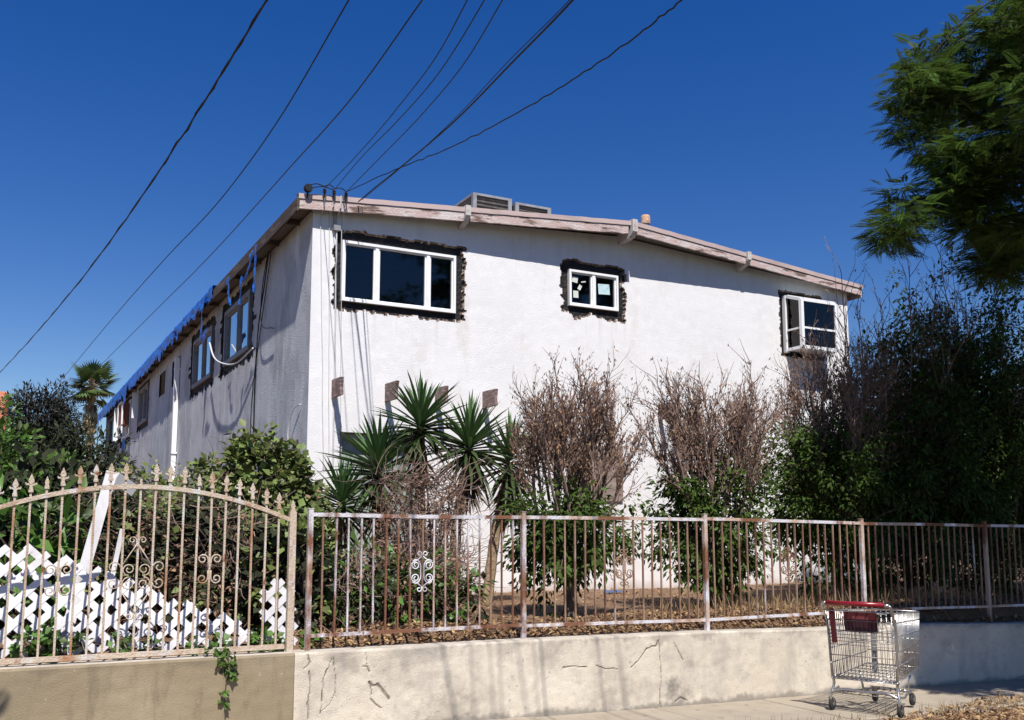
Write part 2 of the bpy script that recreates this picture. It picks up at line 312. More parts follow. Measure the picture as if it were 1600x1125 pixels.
def wall_section(x0, x1, cell, material, parent, name, cracks):
    nx = max(2, int((x1 - x0) / cell) + 1); nz = (78 if cell < .02 else 40) if cell < .1 else 10
    xs = np.linspace(x0, x1, nx); ts = np.linspace(0, 1, nz)
    Xg, Tg = np.meshgrid(xs, ts, indexing='ij')
    top = np.array([wtop(x) for x in xs])[:, None]; bot = np.array([gz(x) - .08 for x in xs])[:, None]
    Zg = bot + (top - bot) * Tg
    p = np.stack([Xg, Zg], -1).reshape(-1, 2)
    y = np.array([7.3 + .006 * fn(a * 2.5, b * 2.5, 1) + .003 * fn(a * 14, b * 14, 5) for a, b in p])
    crack = np.zeros(len(p)); dirt = np.zeros(len(p))
    if cracks:
        w = np.array([fn(a * 22, b * 22, 9) for a, b in p]) * .010
        q = p + np.stack([w, -w], 1)
        for poly, cw in zip(CR, CW):
            for a, b in zip(poly[:-1], poly[1:]):
                a = np.array(a); b = np.array(b); ab = b - a
                t = np.clip(((q - a) @ ab) / (ab @ ab), 0, 1); d = np.linalg.norm(q - (a + t[:, None] * ab), axis=1)
                crack = np.maximum(crack, np.clip((cw * .62 + .002 - d) / .005, 0, 1) * (.55 + .45 * np.clip(.6 + 1.5 * w / .01, 0, 1)))
        for (sx, sz, sr, sa) in STAIN:
            n2 = np.array([fn(a * 9, b * 9, 3) + .6 * fn(a * 30, b * 30, 8) for a, b in p])
            d = np.hypot(p[:, 0] - sx, (p[:, 1] - sz)) / sr
            dirt = np.maximum(dirt, sa * np.clip((1.05 - d + n2 * .7) * 1.2, 0, 1))
    n1 = np.array([fn(a * 4, b * 1.5, 7) + .5 * fn(a * 25, b * 25, 1) for a, b in p])
    zr = (p[:, 1] - np.repeat(bot[:, 0] + .08, nz)); zt = np.repeat(top[:, 0], nz) - p[:, 1]
    dirt = np.maximum(dirt, np.clip((.05 + .05 * n1 - zr) / .05, 0, .75)); dirt = np.maximum(dirt, np.clip((.05 + .09 * n1 - zt) / .1, 0, .45))
    y = y + crack * .010
    y = y + np.clip((.012 - zt) / .012, 0, 1) * .012
    g = G(); v = np.stack([p[:, 0], y, p[:, 1]], 1)
    f = [(i * nz + j, (i + 1) * nz + j, (i + 1) * nz + j + 1, i * nz + j + 1) for i in range(nx - 1) for j in range(nz - 1)]
    g.add(v, f); k = len(g.v)
    bx = [(x, 7.52, wtop(x) + .004 * fn(x * 6)) for x in xs]; bb = [(x, 7.52, gz(x) - .1) for x in xs]
    g.add(bx + bb, [(i, i + 1, nx + i + 1, nx + i) for i in range(nx - 1)], 0)
    for i in range(nx - 1): g.f.append((i * nz + nz - 1, (i + 1) * nz + nz - 1, k + i + 1, k + i)); g.m.append(1)
    g.f.append(tuple([k + nx, k] + [0 * nz + j for j in range(nz - 1, -1, -1)])); g.m.append(0)
    g.f.append(tuple([k + nx - 1, k + 2 * nx - 1] + [(nx - 1) * nz + j for j in range(nz)])); g.m.append(0)
    o = g.build(name, [material, 'wall_cap'], parent)
    for nm, arr in (('crack', crack), ('dirt', dirt)):
        at = o.data.attributes.new(nm, 'FLOAT', 'POINT'); full = np.zeros(len(g.v), np.float32); full[:len(arr)] = arr; at.data.foreach_set('value', full)
    return o
rw = thing('retaining_wall', (4, 7.3, gz(4)), 'low cracked concrete retaining wall along the pavement under the iron fence', 'wall')
wall_section(-13, 2.03, .05, 'beige_wall', rw, 'painted_section', False)
wall_section(2.034, 6.4, .0085, 'concrete', rw, 'concrete_section', True)
wall_section(6.4, 9.2, .03, 'concrete', rw, 'concrete_section', False)
wall_section(9.2, 24, .06, 'concrete', rw, 'concrete_section', False)

# ---------------------------------------------------------------- apartment house
YF, XL, XR, YB = 13.6, 3.88, 14.70, 43.4
RX = 9.29                                              # ridge
house = thing('apartment_house', (XL, YF, .75), 'two storey white stucco apartment house with low gable and torn out window surrounds', 'house')
def roof_under(x): return 6.37 + (6.72 - 6.37) * (1 - abs(x - RX) / (RX - 3.6))
FR = lambda u, d, z: (u, YF + d, z)
SD = lambda u, d, z: (XL + d, u, z)
def lines(a, b, coarse, fine_ranges, fine, extra):
    s = set(np.round(np.arange(a, b, coarse), 4)) | {a, b}
    for (p, q) in fine_ranges: s = {x for x in s if not (p - .01 < x < q + .01)} | set(np.round(np.arange(max(a, p), min(b, q), fine), 4))
    for e in extra: s = {x for x in s if abs(x - e) > .006} | {e}
    return sorted(s)
def house_wall(name, mp, u0, u1, ztop, holes, rags, fine, coarse, material, flip, seed, dirt_h=.16):
    zl = 0.55
    ul = lines(u0, u1, coarse, [(r[0] - .35, r[1] + .35) for r in rags], fine, [h[0] for h in holes] + [h[1] for h in holes])
    zls = lines(zl, 6.28, coarse, [(min(r[2] for r in rags) - .3, 6.27)] if rags else [], fine, [h[2] for h in holes] + [h[3] for h in holes])
    nu, nz = len(ul), len(zls) + 1
    V = []; ins = []; dirt = []
    for u in ul:
        for k in range(nz):
            z = zls[k] if k < nz - 1 else ztop(u)
            d = .006 * fn(u * .8, z * .8, seed) + .0025 * fn(u * 6, z * 6, seed); r_in = False
            for (a, b, c, e, ml, mr, mb, mt_) in rags:
                if a - .4 < u < b + .4 and c - .4 < z < e + .4:
                    L_ = a - ml * (1 + .55 * fn(z * 7, a, 1) + .35 * fn(z * 26, a, 2)); R_ = b + mr * (1 + .6 * fn(z * 7, b, 3) + .4 * fn(z * 26, b, 4))
                    B_ = c - mb * (1.1 + .7 * fn(u * 5, c, 5) + .45 * fn(u * 19, c, 6)); T_ = e + mt_ * (1 + .35 * fn(u * 4, e, 7) + .12 * fn(u * 20, e, 8))
                    if L_ < u < R_ and B_ < z < min(T_, 6.262) and k < nz - 2:
                        r_in = True; d = .045 + .008 * fn(u * 20, z * 20, 3)
            V.append(mp(u, d, z)); ins.append(r_in)
            n = fn(u * 2.2, z * 2.2, 11) + .5 * fn(u * 11, z * 11, 12)
            drip = 0
            for (a, b, c, e) in holes:
                if a - .15 < u < b + .15 and c - 1.3 < z < c - .05: drip = max(drip, min(.30, 1.1 * max(0, fn(u * 11, c, 21) + .35 * fn(u * 31, z * .6, 22) - .12)) * max(0, 1 - (c - z) / (.5 + .8 * abs(fn(u * 5, 3)))))
            if z > 5.9: drip = max(drip, .22 * max(0, fn(u * 6, 1, 31)) * (z - 5.9) / .4)
            dirt.append(max(drip, 0, min(.85, (dirt_h * (1 + .8 * n) - (z - .75)) / .25)))
    g = G(); F = []; Mi = []
    for i in range(nu - 1):
        for k in range(nz - 1):
            cu = (ul[i] + ul[i + 1]) / 2; z0 = zls[k]; z1 = zls[k + 1] if k + 1 < nz - 1 else 9; cz = (z0 + min(z1, 6.3)) / 2
            if any(h[0] < cu < h[1] and h[2] < cz < h[3] for h in holes): continue
            q = (i * nz + k, (i + 1) * nz + k, (i + 1) * nz + k + 1, i * nz + k + 1)
            c = sum(ins[a] for a in q); F.append(q if not flip else q[::-1]); Mi.append(0 if c == 0 else (2 if c == 4 else 1))
    g.v = V; g.f = F; g.m = Mi
    o = g.build(name, [material, 'broken_stucco' if not flip else 'building_paper', 'building_paper'], house)
    at = o.data.attributes.new('dirt', 'FLOAT', 'POINT'); at.data.foreach_set('value', np.array(dirt, np.float32))
    return o
def window(mp, u0, u1, z0, z1, mull, material='vinyl', fw=.04, out=-.015, back=.09, deep=.0, curtain=None, transom=None):
    """frame ring + mullions, one pane per bay"""
    def bar(g, a, b, c, d, o1=out, o2=back): 
        p = [mp(a, o1, c), mp(b, o1, c), mp(b, o2, c), mp(a, o2, c), mp(a, o1, d), mp(b, o1, d), mp(b, o2, d), mp(a, o2, d)]
        g.add(p, [(0, 3, 2, 1), (4, 5, 6, 7), (0, 1, 5, 4), (1, 2, 6, 5), (2, 3, 7, 6), (3, 0, 4, 7)])
    g = G(); bar(g, u0, u0 + fw, z0, z1); bar(g, u1 - fw, u1, z0, z1); bar(g, u0 + fw, u1 - fw, z0, z0 + fw); bar(g, u0 + fw, u1 - fw, z1 - fw, z1)
    w = g.build('window', material, house)
    edges = [u0 + fw] + [x for m_ in mull for x in (m_ - .028, m_ + .028)] + [u1 - fw]
    for m_ in mull:
        g = G(); bar(g, m_ - .028, m_ + .028, z0 + fw, z1 - fw, out + .012, back - .01); g.build('mullion', material, w)
    for i in range(0, len(edges), 2):
        a, b = edges[i], edges[i + 1]; g = G(); s = .022
        for (p, q, c, d) in ((a, a + s, z0 + fw, z1 - fw), (b - s, b, z0 + fw, z1 - fw), (a + s, b - s, z0 + fw, z0 + fw + s), (a + s, b - s, z1 - fw - s, z1 - fw)): bar(g, p, q, c, d, out + .03, back - .02)
        g.build('sash', material, w)
        g = G(); bar(g, a + s, b - s, z0 + fw + s, z1 - fw - s, .045, .05); g.build('pane', 'glass', w)
    if curtain:
        for (a, b, cm) in curtain:
            g = G(); n = 40; v = []; f = []
            for i in range(n + 1):
                u = a + (b - a) * i / n; d = .16 + .025 * math.sin(i * 1.1) + .012 * math.sin(i * 2.7)
                v += [mp(u, d, z0 + .02), mp(u, d, z1 - .02)]
            for i in range(n): f.append((2 * i, 2 * i + 2, 2 * i + 3, 2 * i + 1))
            g.add(v, f).build('curtain', cm, w, smooth=True)
    return w
# openings: (u0, u1, z0, z1)
FH = [(4.33, 6.19, 5.08, 6.01), (8.26, 9.25, 5.44, 6.07), (13.0, 13.97, 5.04, 6.16), (4.36, 5.6, .56, 3.14)]
FRAG = [(4.33, 6.19, 5.08, 6.01, .11, .15, .11, .15), (8.26, 9.25, 5.44, 6.07, .14, .13, .14, .15), (13.0, 13.97, 5.04, 6.16, .075, .05, .05, .085)]
house_wall('front_wall', FR, XL, XR, lambda u: roof_under(u) + .05, FH, FRAG, .02, .12, 'stucco', False, 3)
SH = [(17.5, 19.75, 4.95, 6.1), (21.0, 23.25, 4.95, 6.1), (25.1, 26.35, 5.42, 6.08), (27.45, 28.55, 5.42, 6.06), (30.8, 32.9, 5.0, 6.2), (35.1, 37.6, 4.9, 6.2), (39.1, 41.9, 4.86, 6.2)]
SRAG = [(a, b, c, d, .26, .26, .14, .14) for (a, b, c, d) in SH[:2]] + [(a, b, c, d, .22, .2, .13, .08) for (a, b, c, d) in SH[4:]]
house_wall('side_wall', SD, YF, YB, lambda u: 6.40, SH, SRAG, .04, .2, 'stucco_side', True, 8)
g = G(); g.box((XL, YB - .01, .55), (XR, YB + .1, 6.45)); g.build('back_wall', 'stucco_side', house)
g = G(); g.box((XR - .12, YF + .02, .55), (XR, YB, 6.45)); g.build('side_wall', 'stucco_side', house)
g = G(); g.box((XL + .02, YF + .02, 3.55), (XR - .13, YB - .02, 3.75)); g.build('upper_floor', 'interior', house)
g = G(); g.box((XL + .05, YF + 4, 3.76), (XR - .13, YF + 4.1, 6.4)); g.build('inner_wall', 'interior', house)
w1 = window(FR, 4.335, 6.185, 5.085, 6.005, [4.885, 5.72])
w2 = window(FR, 8.265, 9.245, 5.445, 6.065, [8.755], fw=.038)
for (a, b, c, d, rz, m_) in ((8.35, 8.46, 5.86, 5.96, .15, 'paper'), (8.37, 8.47, 5.6, 5.72, -.02, 'paper'), (8.47, 8.53, 5.74, 5.83, .5, 'paper'), (8.53, 8.62, 5.88, 5.90, -.2, 'paper'), (8.87, 9.10, 5.72, 5.90, -.06, 'paper_blue')):
    g = G(); cx, cz = (a + b) / 2, (c + d) / 2
    M = Matrix.Translation((cx, YF + .041, cz)) @ Matrix.Rotation(rz, 4, 'Y')
    g.box((a - cx, 0, c - cz), (b - cx, .002, d - cz), M=M).build('paper_note', m_, w2)
window(SD, 17.52, 19.73, 4.97, 6.08, [18.55], 'old_frame', fw=.09, curtain=[(18.5, 19.7, 'curtain')])
window(SD, 21.02, 23.23, 4.97, 6.08, [22.1], 'old_frame', fw=.09, curtain=[(21.0, 22.2, 'curtain')])
for (a, b, c, d) in SH[2:4]:
    g = G(); g.box((XL + .07, a, c), (XL + .09, b, d)); vent = g.build('vent_opening', 'louver', house)
    for k in range(7):
        z = c + .05 + k * (d - c - .08) / 6; gg = G(); M = Matrix.Translation((XL + .045, 0, z)) @ Matrix.Rotation(.6, 4, 'Y'); gg.box((-.03, a + .01, -.005), (.03, b - .01, .005), M=M).build('slat', 'louver', vent)
window(SD, 30.82, 32.88, 5.02, 6.18, [31.8], 'old_frame', fw=.1)
wF = window(SD, 35.12, 37.58, 4.92, 6.18, [36.3], 'vinyl', fw=.1)
window(SD, 39.12, 41.88, 4.88, 6.18, [40.5], 'old_frame', fw=.1)
for (y, z0, z1, d) in ((32.95, 5.3, 6.12, .20), (37.65, 4.95, 6.15, .26)):
    g = G(); g.box((XL - d, y, z0), (XL - .01, y + .05, z1)).build('open_sash', 'vinyl', house)
g = G(); g.box((XL - .22, 35.5, 5.35), (XL - .02, 36.6, 6.12)).build('cloth_screen', 'red_cloth', wF)
g = G()
for (a, b, c, d) in ((35.4, 36.7, 5.28, 5.33), (35.4, 36.7, 4.98, 5.03), (35.4, 35.46, 4.98, 6.15), (36.64, 36.7, 4.98, 6.15), (35.4, 36.7, 6.1, 6.15)): g.box((XL - .25, a, c), (XL - .2, b, d))
g.build('screen_frame', 'vinyl', wF)
# projecting garden window
gw = G(); X0, X1, yo = 13.02, 13.95, YF - .42
def bar3(g, a, b, w=.03): 
    a, b = Vector(a), Vector(b); d = (b - a).normalized(); s = d.cross(Vector((0, 0, 1))); s = s.normalized() if s.length > .1 else Vector((1, 0, 0)); u = s.cross(d).normalized()
    v = [p + s * i * w + u * j * w for p in (a, b) for i, j in ((-1, -1), (1, -1), (1, 1), (-1, 1))]
    g.add(v, [(3, 2, 1, 0), (4, 5, 6, 7), (0, 1, 5, 4), (1, 2, 6, 5), (2, 3, 7, 6), (3, 0, 4, 7)])
zb, zt, zo = 5.10, 6.13, 6.0
for x in (X0 + .035, X1 - .035):
    bar3(gw, (x, YF - .005, zb - .05), (x, YF - .005, zt + .02), .04); bar3(gw, (x, yo, zb), (x, yo, zo), .032)
    bar3(gw, (x, YF - .04, zt), (x, yo, zo), .028); bar3(gw, (x, YF - .04, zb), (x, yo, zb), .028); bar3(gw, (x, YF - .04, 5.47), (x, yo + .03, 5.47), .017)
for (y, z, w) in ((yo, zb, .032), (yo, zo, .034), (YF - .006, zt, .038), (yo, 5.47, .018)): bar3(gw, (X0 + .07, y, z), (X1 - .07, y, z), w)
gwo = gw.build('garden_window', 'vinyl', house)
g = G(); g.box((X0 + .04, yo + .01, zb - .02), (X1 - .04, YF - .03, zb + .005)).build('shelf', 'vinyl', gwo)
g = G(); g.box((X0 + .06, yo - .003, zb + .03), (X1 - .06, yo + .003, zo - .03)).build('pane', 'glass', gwo)
for x in (X0 + .035, X1 - .035):
    g = G(); g.prism([(x - .002, yo + .03, zb + .03), (x - .002, YF - .045, zb + .03), (x - .002, YF - .045, zt - .03), (x - .002, yo + .03, zo - .02)], (.004, 0, 0)).build('pane', 'glass', gwo)
g = G(); g.prism([(X0 + .06, yo + .03, zo + .003), (X1 - .06, yo + .03, zo + .003), (X1 - .06, YF - .05, zt - .004), (X0 + .06, YF - .05, zt - .004)], (0, 0, .004)).build('pane', 'glass', gwo)
# lower floor: recessed sliding door, boarded windows
g = G(); g.box((4.34, YF + .2, .56), (5.62, YF + .24, 3.16)); dr = g.build('sliding_door', 'green_door', house)
for (a, b, c, d) in ((4.37, 4.44, .78, 3.13), (4.95, 5.01, .9, 3.05), (5.52, 5.59, .78, 3.13), (4.44, 5.52, 3.05, 3.13), (4.44, 5.52, .78, .9)):
    g = G(); g.box((a, YF + .13, c), (b, YF + .199, d)).build('door_frame', 'green_door', dr)
g = G()
for (a, b, c, d) in ((4.34, 4.36, .56, 3.16), (5.6, 5.62, .56, 3.16), (4.36, 5.6, 3.14, 3.16)): g.box((a, YF + .008, c), (b, YF + .21, d))
g.build('reveal', 'stucco', house)
for (a, b, c, d) in ((8.25, 9.27, 2.2, 3.12), (12.93, 14.05, 2.2, 3.12)):
    g = G(); g.box((a, YF - .035, c), (b, YF - .012, d)).build('plywood_board', 'plywood', house)
# cut joist ends left from a removed balcony
for x in (4.22, 5.04, 5.85, 6.66, 10.04, 11.76):
    L_ = .46 + random.uniform(-.05, .04); z = 3.62 + random.uniform(-.015, .015); g = G(); t = .045
    sk = random.uniform(-.03, .03)
    pl = [(x, YF + .02, z), (x, YF - L_, z + sk * .3), (x, YF - L_ + .02, z + .12), (x, YF - L_ - .01 + sk, z + .255), (x, YF - L_ * .5, z + .262), (x, YF + .02, z + .265)]
    g.prism(pl, (t, 0, 0)).build('joist_end', 'stub_wood', house)
# downspout
g = G(); g.box((XL - .13, 25.0, .7), (XL - .02, 25.13, 6.0))
for z in (1.5, 3.6, 5.7): g.box((XL - .135, 24.97, z), (XL - .005, 25.16, z + .04))
g.build('downspout', 'vinyl', house)
# roof: prow shaped overhang, fascia boards, flashing, beams
EV, RG, TH = 6.55, 6.915, .05
def rz(x): return EV + (RG - EV) * (1 - abs(x - RX) / (RX - 3.64))
XE0, XE1 = 3.64, 14.97
rt = G()
yfx = lambda x: 13.50 - .27 * (1 - abs(x - RX) / (RX - XE0))
for (a, b) in ((XE0, RX), (RX, XE1)):
    top = [(a, yfx(a), rz(a)), (b, yfx(b), rz(b)), (b, YB + .5, rz(b)), (a, YB + .5, rz(a))]
    rt.prism([(p[0], p[1], p[2] - TH) for p in top], (0, 0, TH))
roof = rt.build('roof', 'roofing', house)
g = G()
for (a, b) in ((XE0 + .05, RX), (RX, XE1 - .05)):
    g.add([(a, yfx(a) + .05, rz(a) - .115), (b, yfx(b) + .05, rz(b) - .115), (b, YB + .4, rz(b) - .115), (a, YB + .4, rz(a) - .115)], [(0, 1, 2, 3)])
g.build('soffit', 'soffit', roof)
def fascia(a, b, ya, yb, h, seed, tk=.04):
    n = 60; g = G(); v = []
    for i in range(n + 1):
        t = i / n; x = a + (b - a) * t; y = ya + (yb - ya) * t; z = rz(x) - .045
        lo = z - h + .012 * fn(x * 9, y, seed) * (1 if fn(x * 2, y, seed + 3) > .1 else .3)
        v += [(x, y - tk, z), (x, y, z), (x, y, lo), (x, y - tk, lo)]
    f = []
    for i in range(n):
        k = 4 * i; f += [(k, k + 4, k + 5, k + 1), (k + 1, k + 5, k + 6, k + 2), (k + 2, k + 6, k + 7, k + 3), (k + 3, k + 7, k + 4, k)]
    f += [(0, 1, 2, 3), (4 * n + 3, 4 * n + 2, 4 * n + 1, 4 * n)]
    return g.add(v, f)
for (a, b, s) in ((XE0, 6.2, 1), (6.3, 9.2, 2), (9.38, 11.86, 3), (11.96, XE1, 4)):
    fascia(a, b, yfx(a), yfx(b), .165 if s < 3 else .15, s).build('fascia_board', 'fascia_paint', roof)
g = G()
for (a, b) in ((XE0 - .02, RX), (RX, XE1 + .02)):
    n = 50; v = []
    for i in range(n + 1):
        x = a + (b - a) * i / n; y = yfx(min(max(x, XE0), XE1)); z = rz(x) + .012 + .006 * fn(x * 5)
        v += [(x, y - .055, z - .075), (x, y - .057, z), (x, y + .14, z + .012)]
    g.add(v, [q for i in range(n) for q in ((3 * i, 3 * i + 3, 3 * i + 4, 3 * i + 1), (3 * i + 1, 3 * i + 4, 3 * i + 5, 3 * i + 2))])
g.build('roof_flashing', 'flashing', roof)
g = G(); g.box((XE0 - .03, 13.5, 6.32), (XE0, YB + .5, 6.512)).build('fascia_board', 'fascia_old', roof)
g = G(); g.box((XE1, 13.5, 6.32), (XE1 + .03, YB + .5, 6.512)).build('fascia_board', 'fascia_paint', roof)
for (x, w, e, h) in ((6.25, .085, .06, .20), (9.29, .10, .07, .25), (11.91, .085, .06, .19)):
    y0 = yfx(x) - .04 - e; z = rz(x) + .03
    g = G(); pl = [(x - w / 2, YF + .1, z - .07 - .27), (x - w / 2, y0 + .1, z - h - .05), (x - w / 2, y0, z - h + .04), (x - w / 2, y0, z), (x - w / 2, y0 + .1, z), (x - w / 2, y0 + .12, z - .10), (x - w / 2, YF + .1, z - .10)]
    g.prism(pl, (w, 0, 0)).build('roof_beam', 'beam_paint', roof)
# long rafter tails under the side eave
for k in range(24):
    y = 14.3 + k * 1.22; g = G(); g.box((XE0 + .01, y, 6.36), (XL + .05, y + .05, 6.43)).build('rafter_tail', 'fascia_old', roof)
g = G(); g.lathe((9.98, 13.78, 6.9), [(.055, 0), (.055, .28), (.05, .28)], 12)
g.lathe((9.98, 13.78, 7.15), [(.08, 0), (.085, .02), (.085, .12), (.07, .16), (0, .165)], 12, m=1)
g.build('vent_pipe', ['galvanised', 'clay_pipe'], roof)
# service entrance: spool, insulators, leads down the wall
g = G(); g.lathe((3.74, 13.40, 6.635), [(0, -.045), (.055, -.045), (.063, -.02), (.045, 0), (.063, .02), (.055, .045), (0, .045)], 14, axis='Y'); g.tube([(3.74, 13.44, 6.5), (3.74, 13.41, 6.62)], .012)
g.build('wire_spool', 'cable', house)
for (x, z) in ((3.979, 6.664), (4.121, 6.666), (4.303, 6.664)):
    g = G(); g.tube([(x, 13.40, z - .16), (x, 13.38, z - .03)], .009, 5); g.lathe((x, 13.38, z - .05), [(0, -.045), (.014, -.04), (.022, -.015), (.03, 0), (.022, .01), (.03, .028), (.014, .045), (0, .05)], 10)
    g.build('insulator', 'ceramic', house)
g = G()
for a, b in (((3.74, 13.40, 6.68), (3.979, 13.37, 6.69)), ((3.979, 13.37, 6.70), (4.121, 13.37, 6.69)), ((4.121, 13.37, 6.68), (4.303, 13.37, 6.67)), ((3.8, 13.38, 6.65), (4.12, 13.37, 6.66))):
    a, b = Vector(a), Vector(b); m_ = (a + b) / 2 + Vector((0, -.01, .03)); g.tube(smooth_path([a, m_, b], 4), .008, 5)
g.build('jumper_wire', 'cable', house)
for (x, xb, zb_, m_, r) in ((3.99, 4.12, 2.6, 'conduit', .007), (4.12, 4.20, 2.7, 'conduit', .006), (4.235, 4.26, 2.5, 'conduit', .013), (4.31, 4.36, 3.2, 'conduit', .006)):
    g = G(); y = YF - .012
    pts = [(x, 13.39, 6.6), (x, 13.41, 6.42), (x + .01, YF - .03, 6.36)] + [(x + (xb - x) * t + .01 * fn(t * 6, x * 9), y - r, 6.3 + (zb_ - 6.3) * t) for t in np.linspace(0, 1, 14)]
    g.tube(pts, r, 5).build('wall_lead', m_, house)
g = G(); g.tube([(4.2, YF - .03, 6.42), (4.2, YF - .03, 6.2), (4.26, YF - .03, 6.17)], .02, 8); g.box((4.17, YF - .06, 6.12), (4.29, YF - .005, 6.2)).build('service_bracket', 'galvanised', house)
# loose leads down the side wall
for pts, m_, r in (([(3.80, 15.9, 6.35), (3.82, 16.2, 5.9), (3.83, 16.6, 5.2), (3.84, 16.75, 4.6), (3.85, 16.8, 3.6), (3.86, 16.85, 2.4)], 'cable', .012),
                   ([(3.80, 16.0, 6.3), (3.80, 16.3, 5.75), (3.78, 16.2, 5.2), (3.80, 15.4, 4.95)], 'cable', .009),
                   ([(3.80, 15.75, 6.3), (3.84, 16.5, 5.1), (3.86, 17.0, 4.2), (3.86, 17.05, 2.4)], 'cable', .008),
                   ([(3.78, 16.75, 4.85), (3.70, 17.6, 4.72), (3.66, 18.6, 4.85), (3.66, 19.6, 5.15), (3.70, 20.3, 5.55)], 'cable_white', .016),
                   ([(3.86, 13.95, 3.55), (3.82, 14.15, 3.5), (3.80, 14.35, 3.2), (3.82, 14.35, 2.9), (3.84, 14.2, 2.6)], 'cable_white', .010)):
    g = G(); g.tube(smooth_path(pts, 5), r, 5).build('loose_lead', m_, house)

# rooftop coolers
for (x0, x1, zt_, lab) in ((6.91, 7.66, 7.46, 'grey louvred cooler box on the roof, the taller left one'), (7.73, 8.45, 7.42, 'grey louvred cooler box on the roof, right one nearer the vent pipe')):
    z0 = rz(x0) + .005; c = thing('rooftop_cooler', ((x0 + x1) / 2, 14.8, z0), lab, 'cooler', 'coolers on the roof'); y0, y1 = 14.5, 15.25; g = G(); p = .07
    for (a, b, c_, d) in ((x0, x0 + p, z0, zt_), (x1 - p, x1, z0, zt_)):
        g.box((a, y0, c_), (b, y0 + p, d)); g.box((a, y1 - p, c_), (b, y1, d))
    g.box((x0 + p, y0, zt_ - .04), (x1 - p, y1, zt_)); g.box((x0, y0 + p, zt_ - .04), (x0 + p, y1 - p, zt_)); g.box((x1 - p, y0 + p, zt_ - .04), (x1, y1 - p, zt_))
    g.build('casing', 'galvanised', c)
    g = G(); g.box((x0 + .03, y0 + .04, z0), (x1 - .03, y1 - .03, zt_ - .045)).build('pad', 'louver', c)
    for k in range(9):
        z = z0 + .06 + k * (zt_ - z0 - .14) / 8; g = G(); M = Matrix.Translation(((x0 + x1) / 2, y0 + .035, z)) @ Matrix.Rotation(-.7, 4, 'X'); g.box((-(x1 - x0) / 2 + p, -.02, -.004), ((x1 - x0) / 2 - p, .02, .004), M=M).build('slat', 'louver', c)
    for k in range(9):
        z = z0 + .06 + k * (zt_ - z0 - .14) / 8; g = G(); M = Matrix.Translation((x0 + .025, (y0 + y1) / 2, z)) @ Matrix.Rotation(.7, 4, 'Y'); g.box((-.02, -(y1 - y0) / 2 + p, -.004), (.02, (y1 - y0) / 2 - p, .004), M=M).build('slat', 'louver', c)

# blue tarpaulin along the eave
tp = thing('blue_tarp', (3.6, 30, 6.6), 'torn blue tarpaulin draped along the left roof edge with hanging shreds', 'tarp')
n = 260; m_ = 12; g = G(); v = []
for i in range(n + 1):
    y = 19.6 + (YB + .55 - 19.6) * i / n; hang = .24 + .12 * fn(y * .7, 3) + .20 * fn(y * 2.2, 5) + .12 * fn(y * 7, 1) + .10 * min(1, max(0, (y - 24) / 5))
    inn = .5 + .25 * fn(y * .8, 9)
    for j in range(m_ + 1):
        t = j / m_
        if t < .5: s = t / .5; x = XE0 + inn * (1 - s); z = rz(x) + .03 + .02 * abs(fn(y * 3, s * 3, 4)) + .03 * s * abs(fn(y * 5, s * 5))
        else: s = (t - .5) / .5; x = XE0 - .05 - .035 * fn(y * 3, s * 2, 6) - .02 * abs(fn(y * 11, s * 4, 2)); z = rz(XE0) + .04 - (hang + .02) * s
        v.append((x, y + .03 * fn(y * 7, t * 5, 8), z))
f = [(i * (m_ + 1) + j, (i + 1) * (m_ + 1) + j, (i + 1) * (m_ + 1) + j + 1, i * (m_ + 1) + j + 1) for i in range(n) for j in range(m_)]
g.add(v, f).build('sheet', 'tarp', tp, smooth=True)
def shred(y, z0, z1, w, sway=.1, x=None):
    g = G(); v = []; k = 14; xx = XE0 - .09 if x is None else x
    for i in range(k + 1):
        t = i / k; z = z0 + (z1 - z0) * t; ww = w * (1 - .55 * t + .3 * fn(t * 5, y)); yc = y + sway * t * t + .05 * fn(t * 4, y, 2)
        for j in range(4): v.append((xx + .04 * fn(t * 4, j * 1.7, y) , yc + ww * (j / 3 - .5), z + .02 * fn(j * 3, t * 3, y)))
    g.add(v, [(i * 4 + j, (i + 1) * 4 + j, (i + 1) * 4 + j + 1, i * 4 + j + 1) for i in range(k) for j in range(3)]).build('shred', 'tarp', tp, smooth=True)
for a in ((20.4, 6.5, 5.55, .30, .1), (20.0, 5.75, 5.5, .55, .2), (17.9, 6.35, 5.75, .22, -.3), (16.8, 6.1, 5.6, .16, .05), (16.05, 6.35, 5.95, .28, .55), (15.75, 6.38, 5.6, .12, .05), (24.2, 6.5, 6.1, .3, .1), (33.9, 6.5, 5.75, 1.0, .3), (43.0, 6.4, 2.6, .5, .1)): shred(*a)
shred(35.9, 4.9, 3.2, .75, .1, XL - .1)

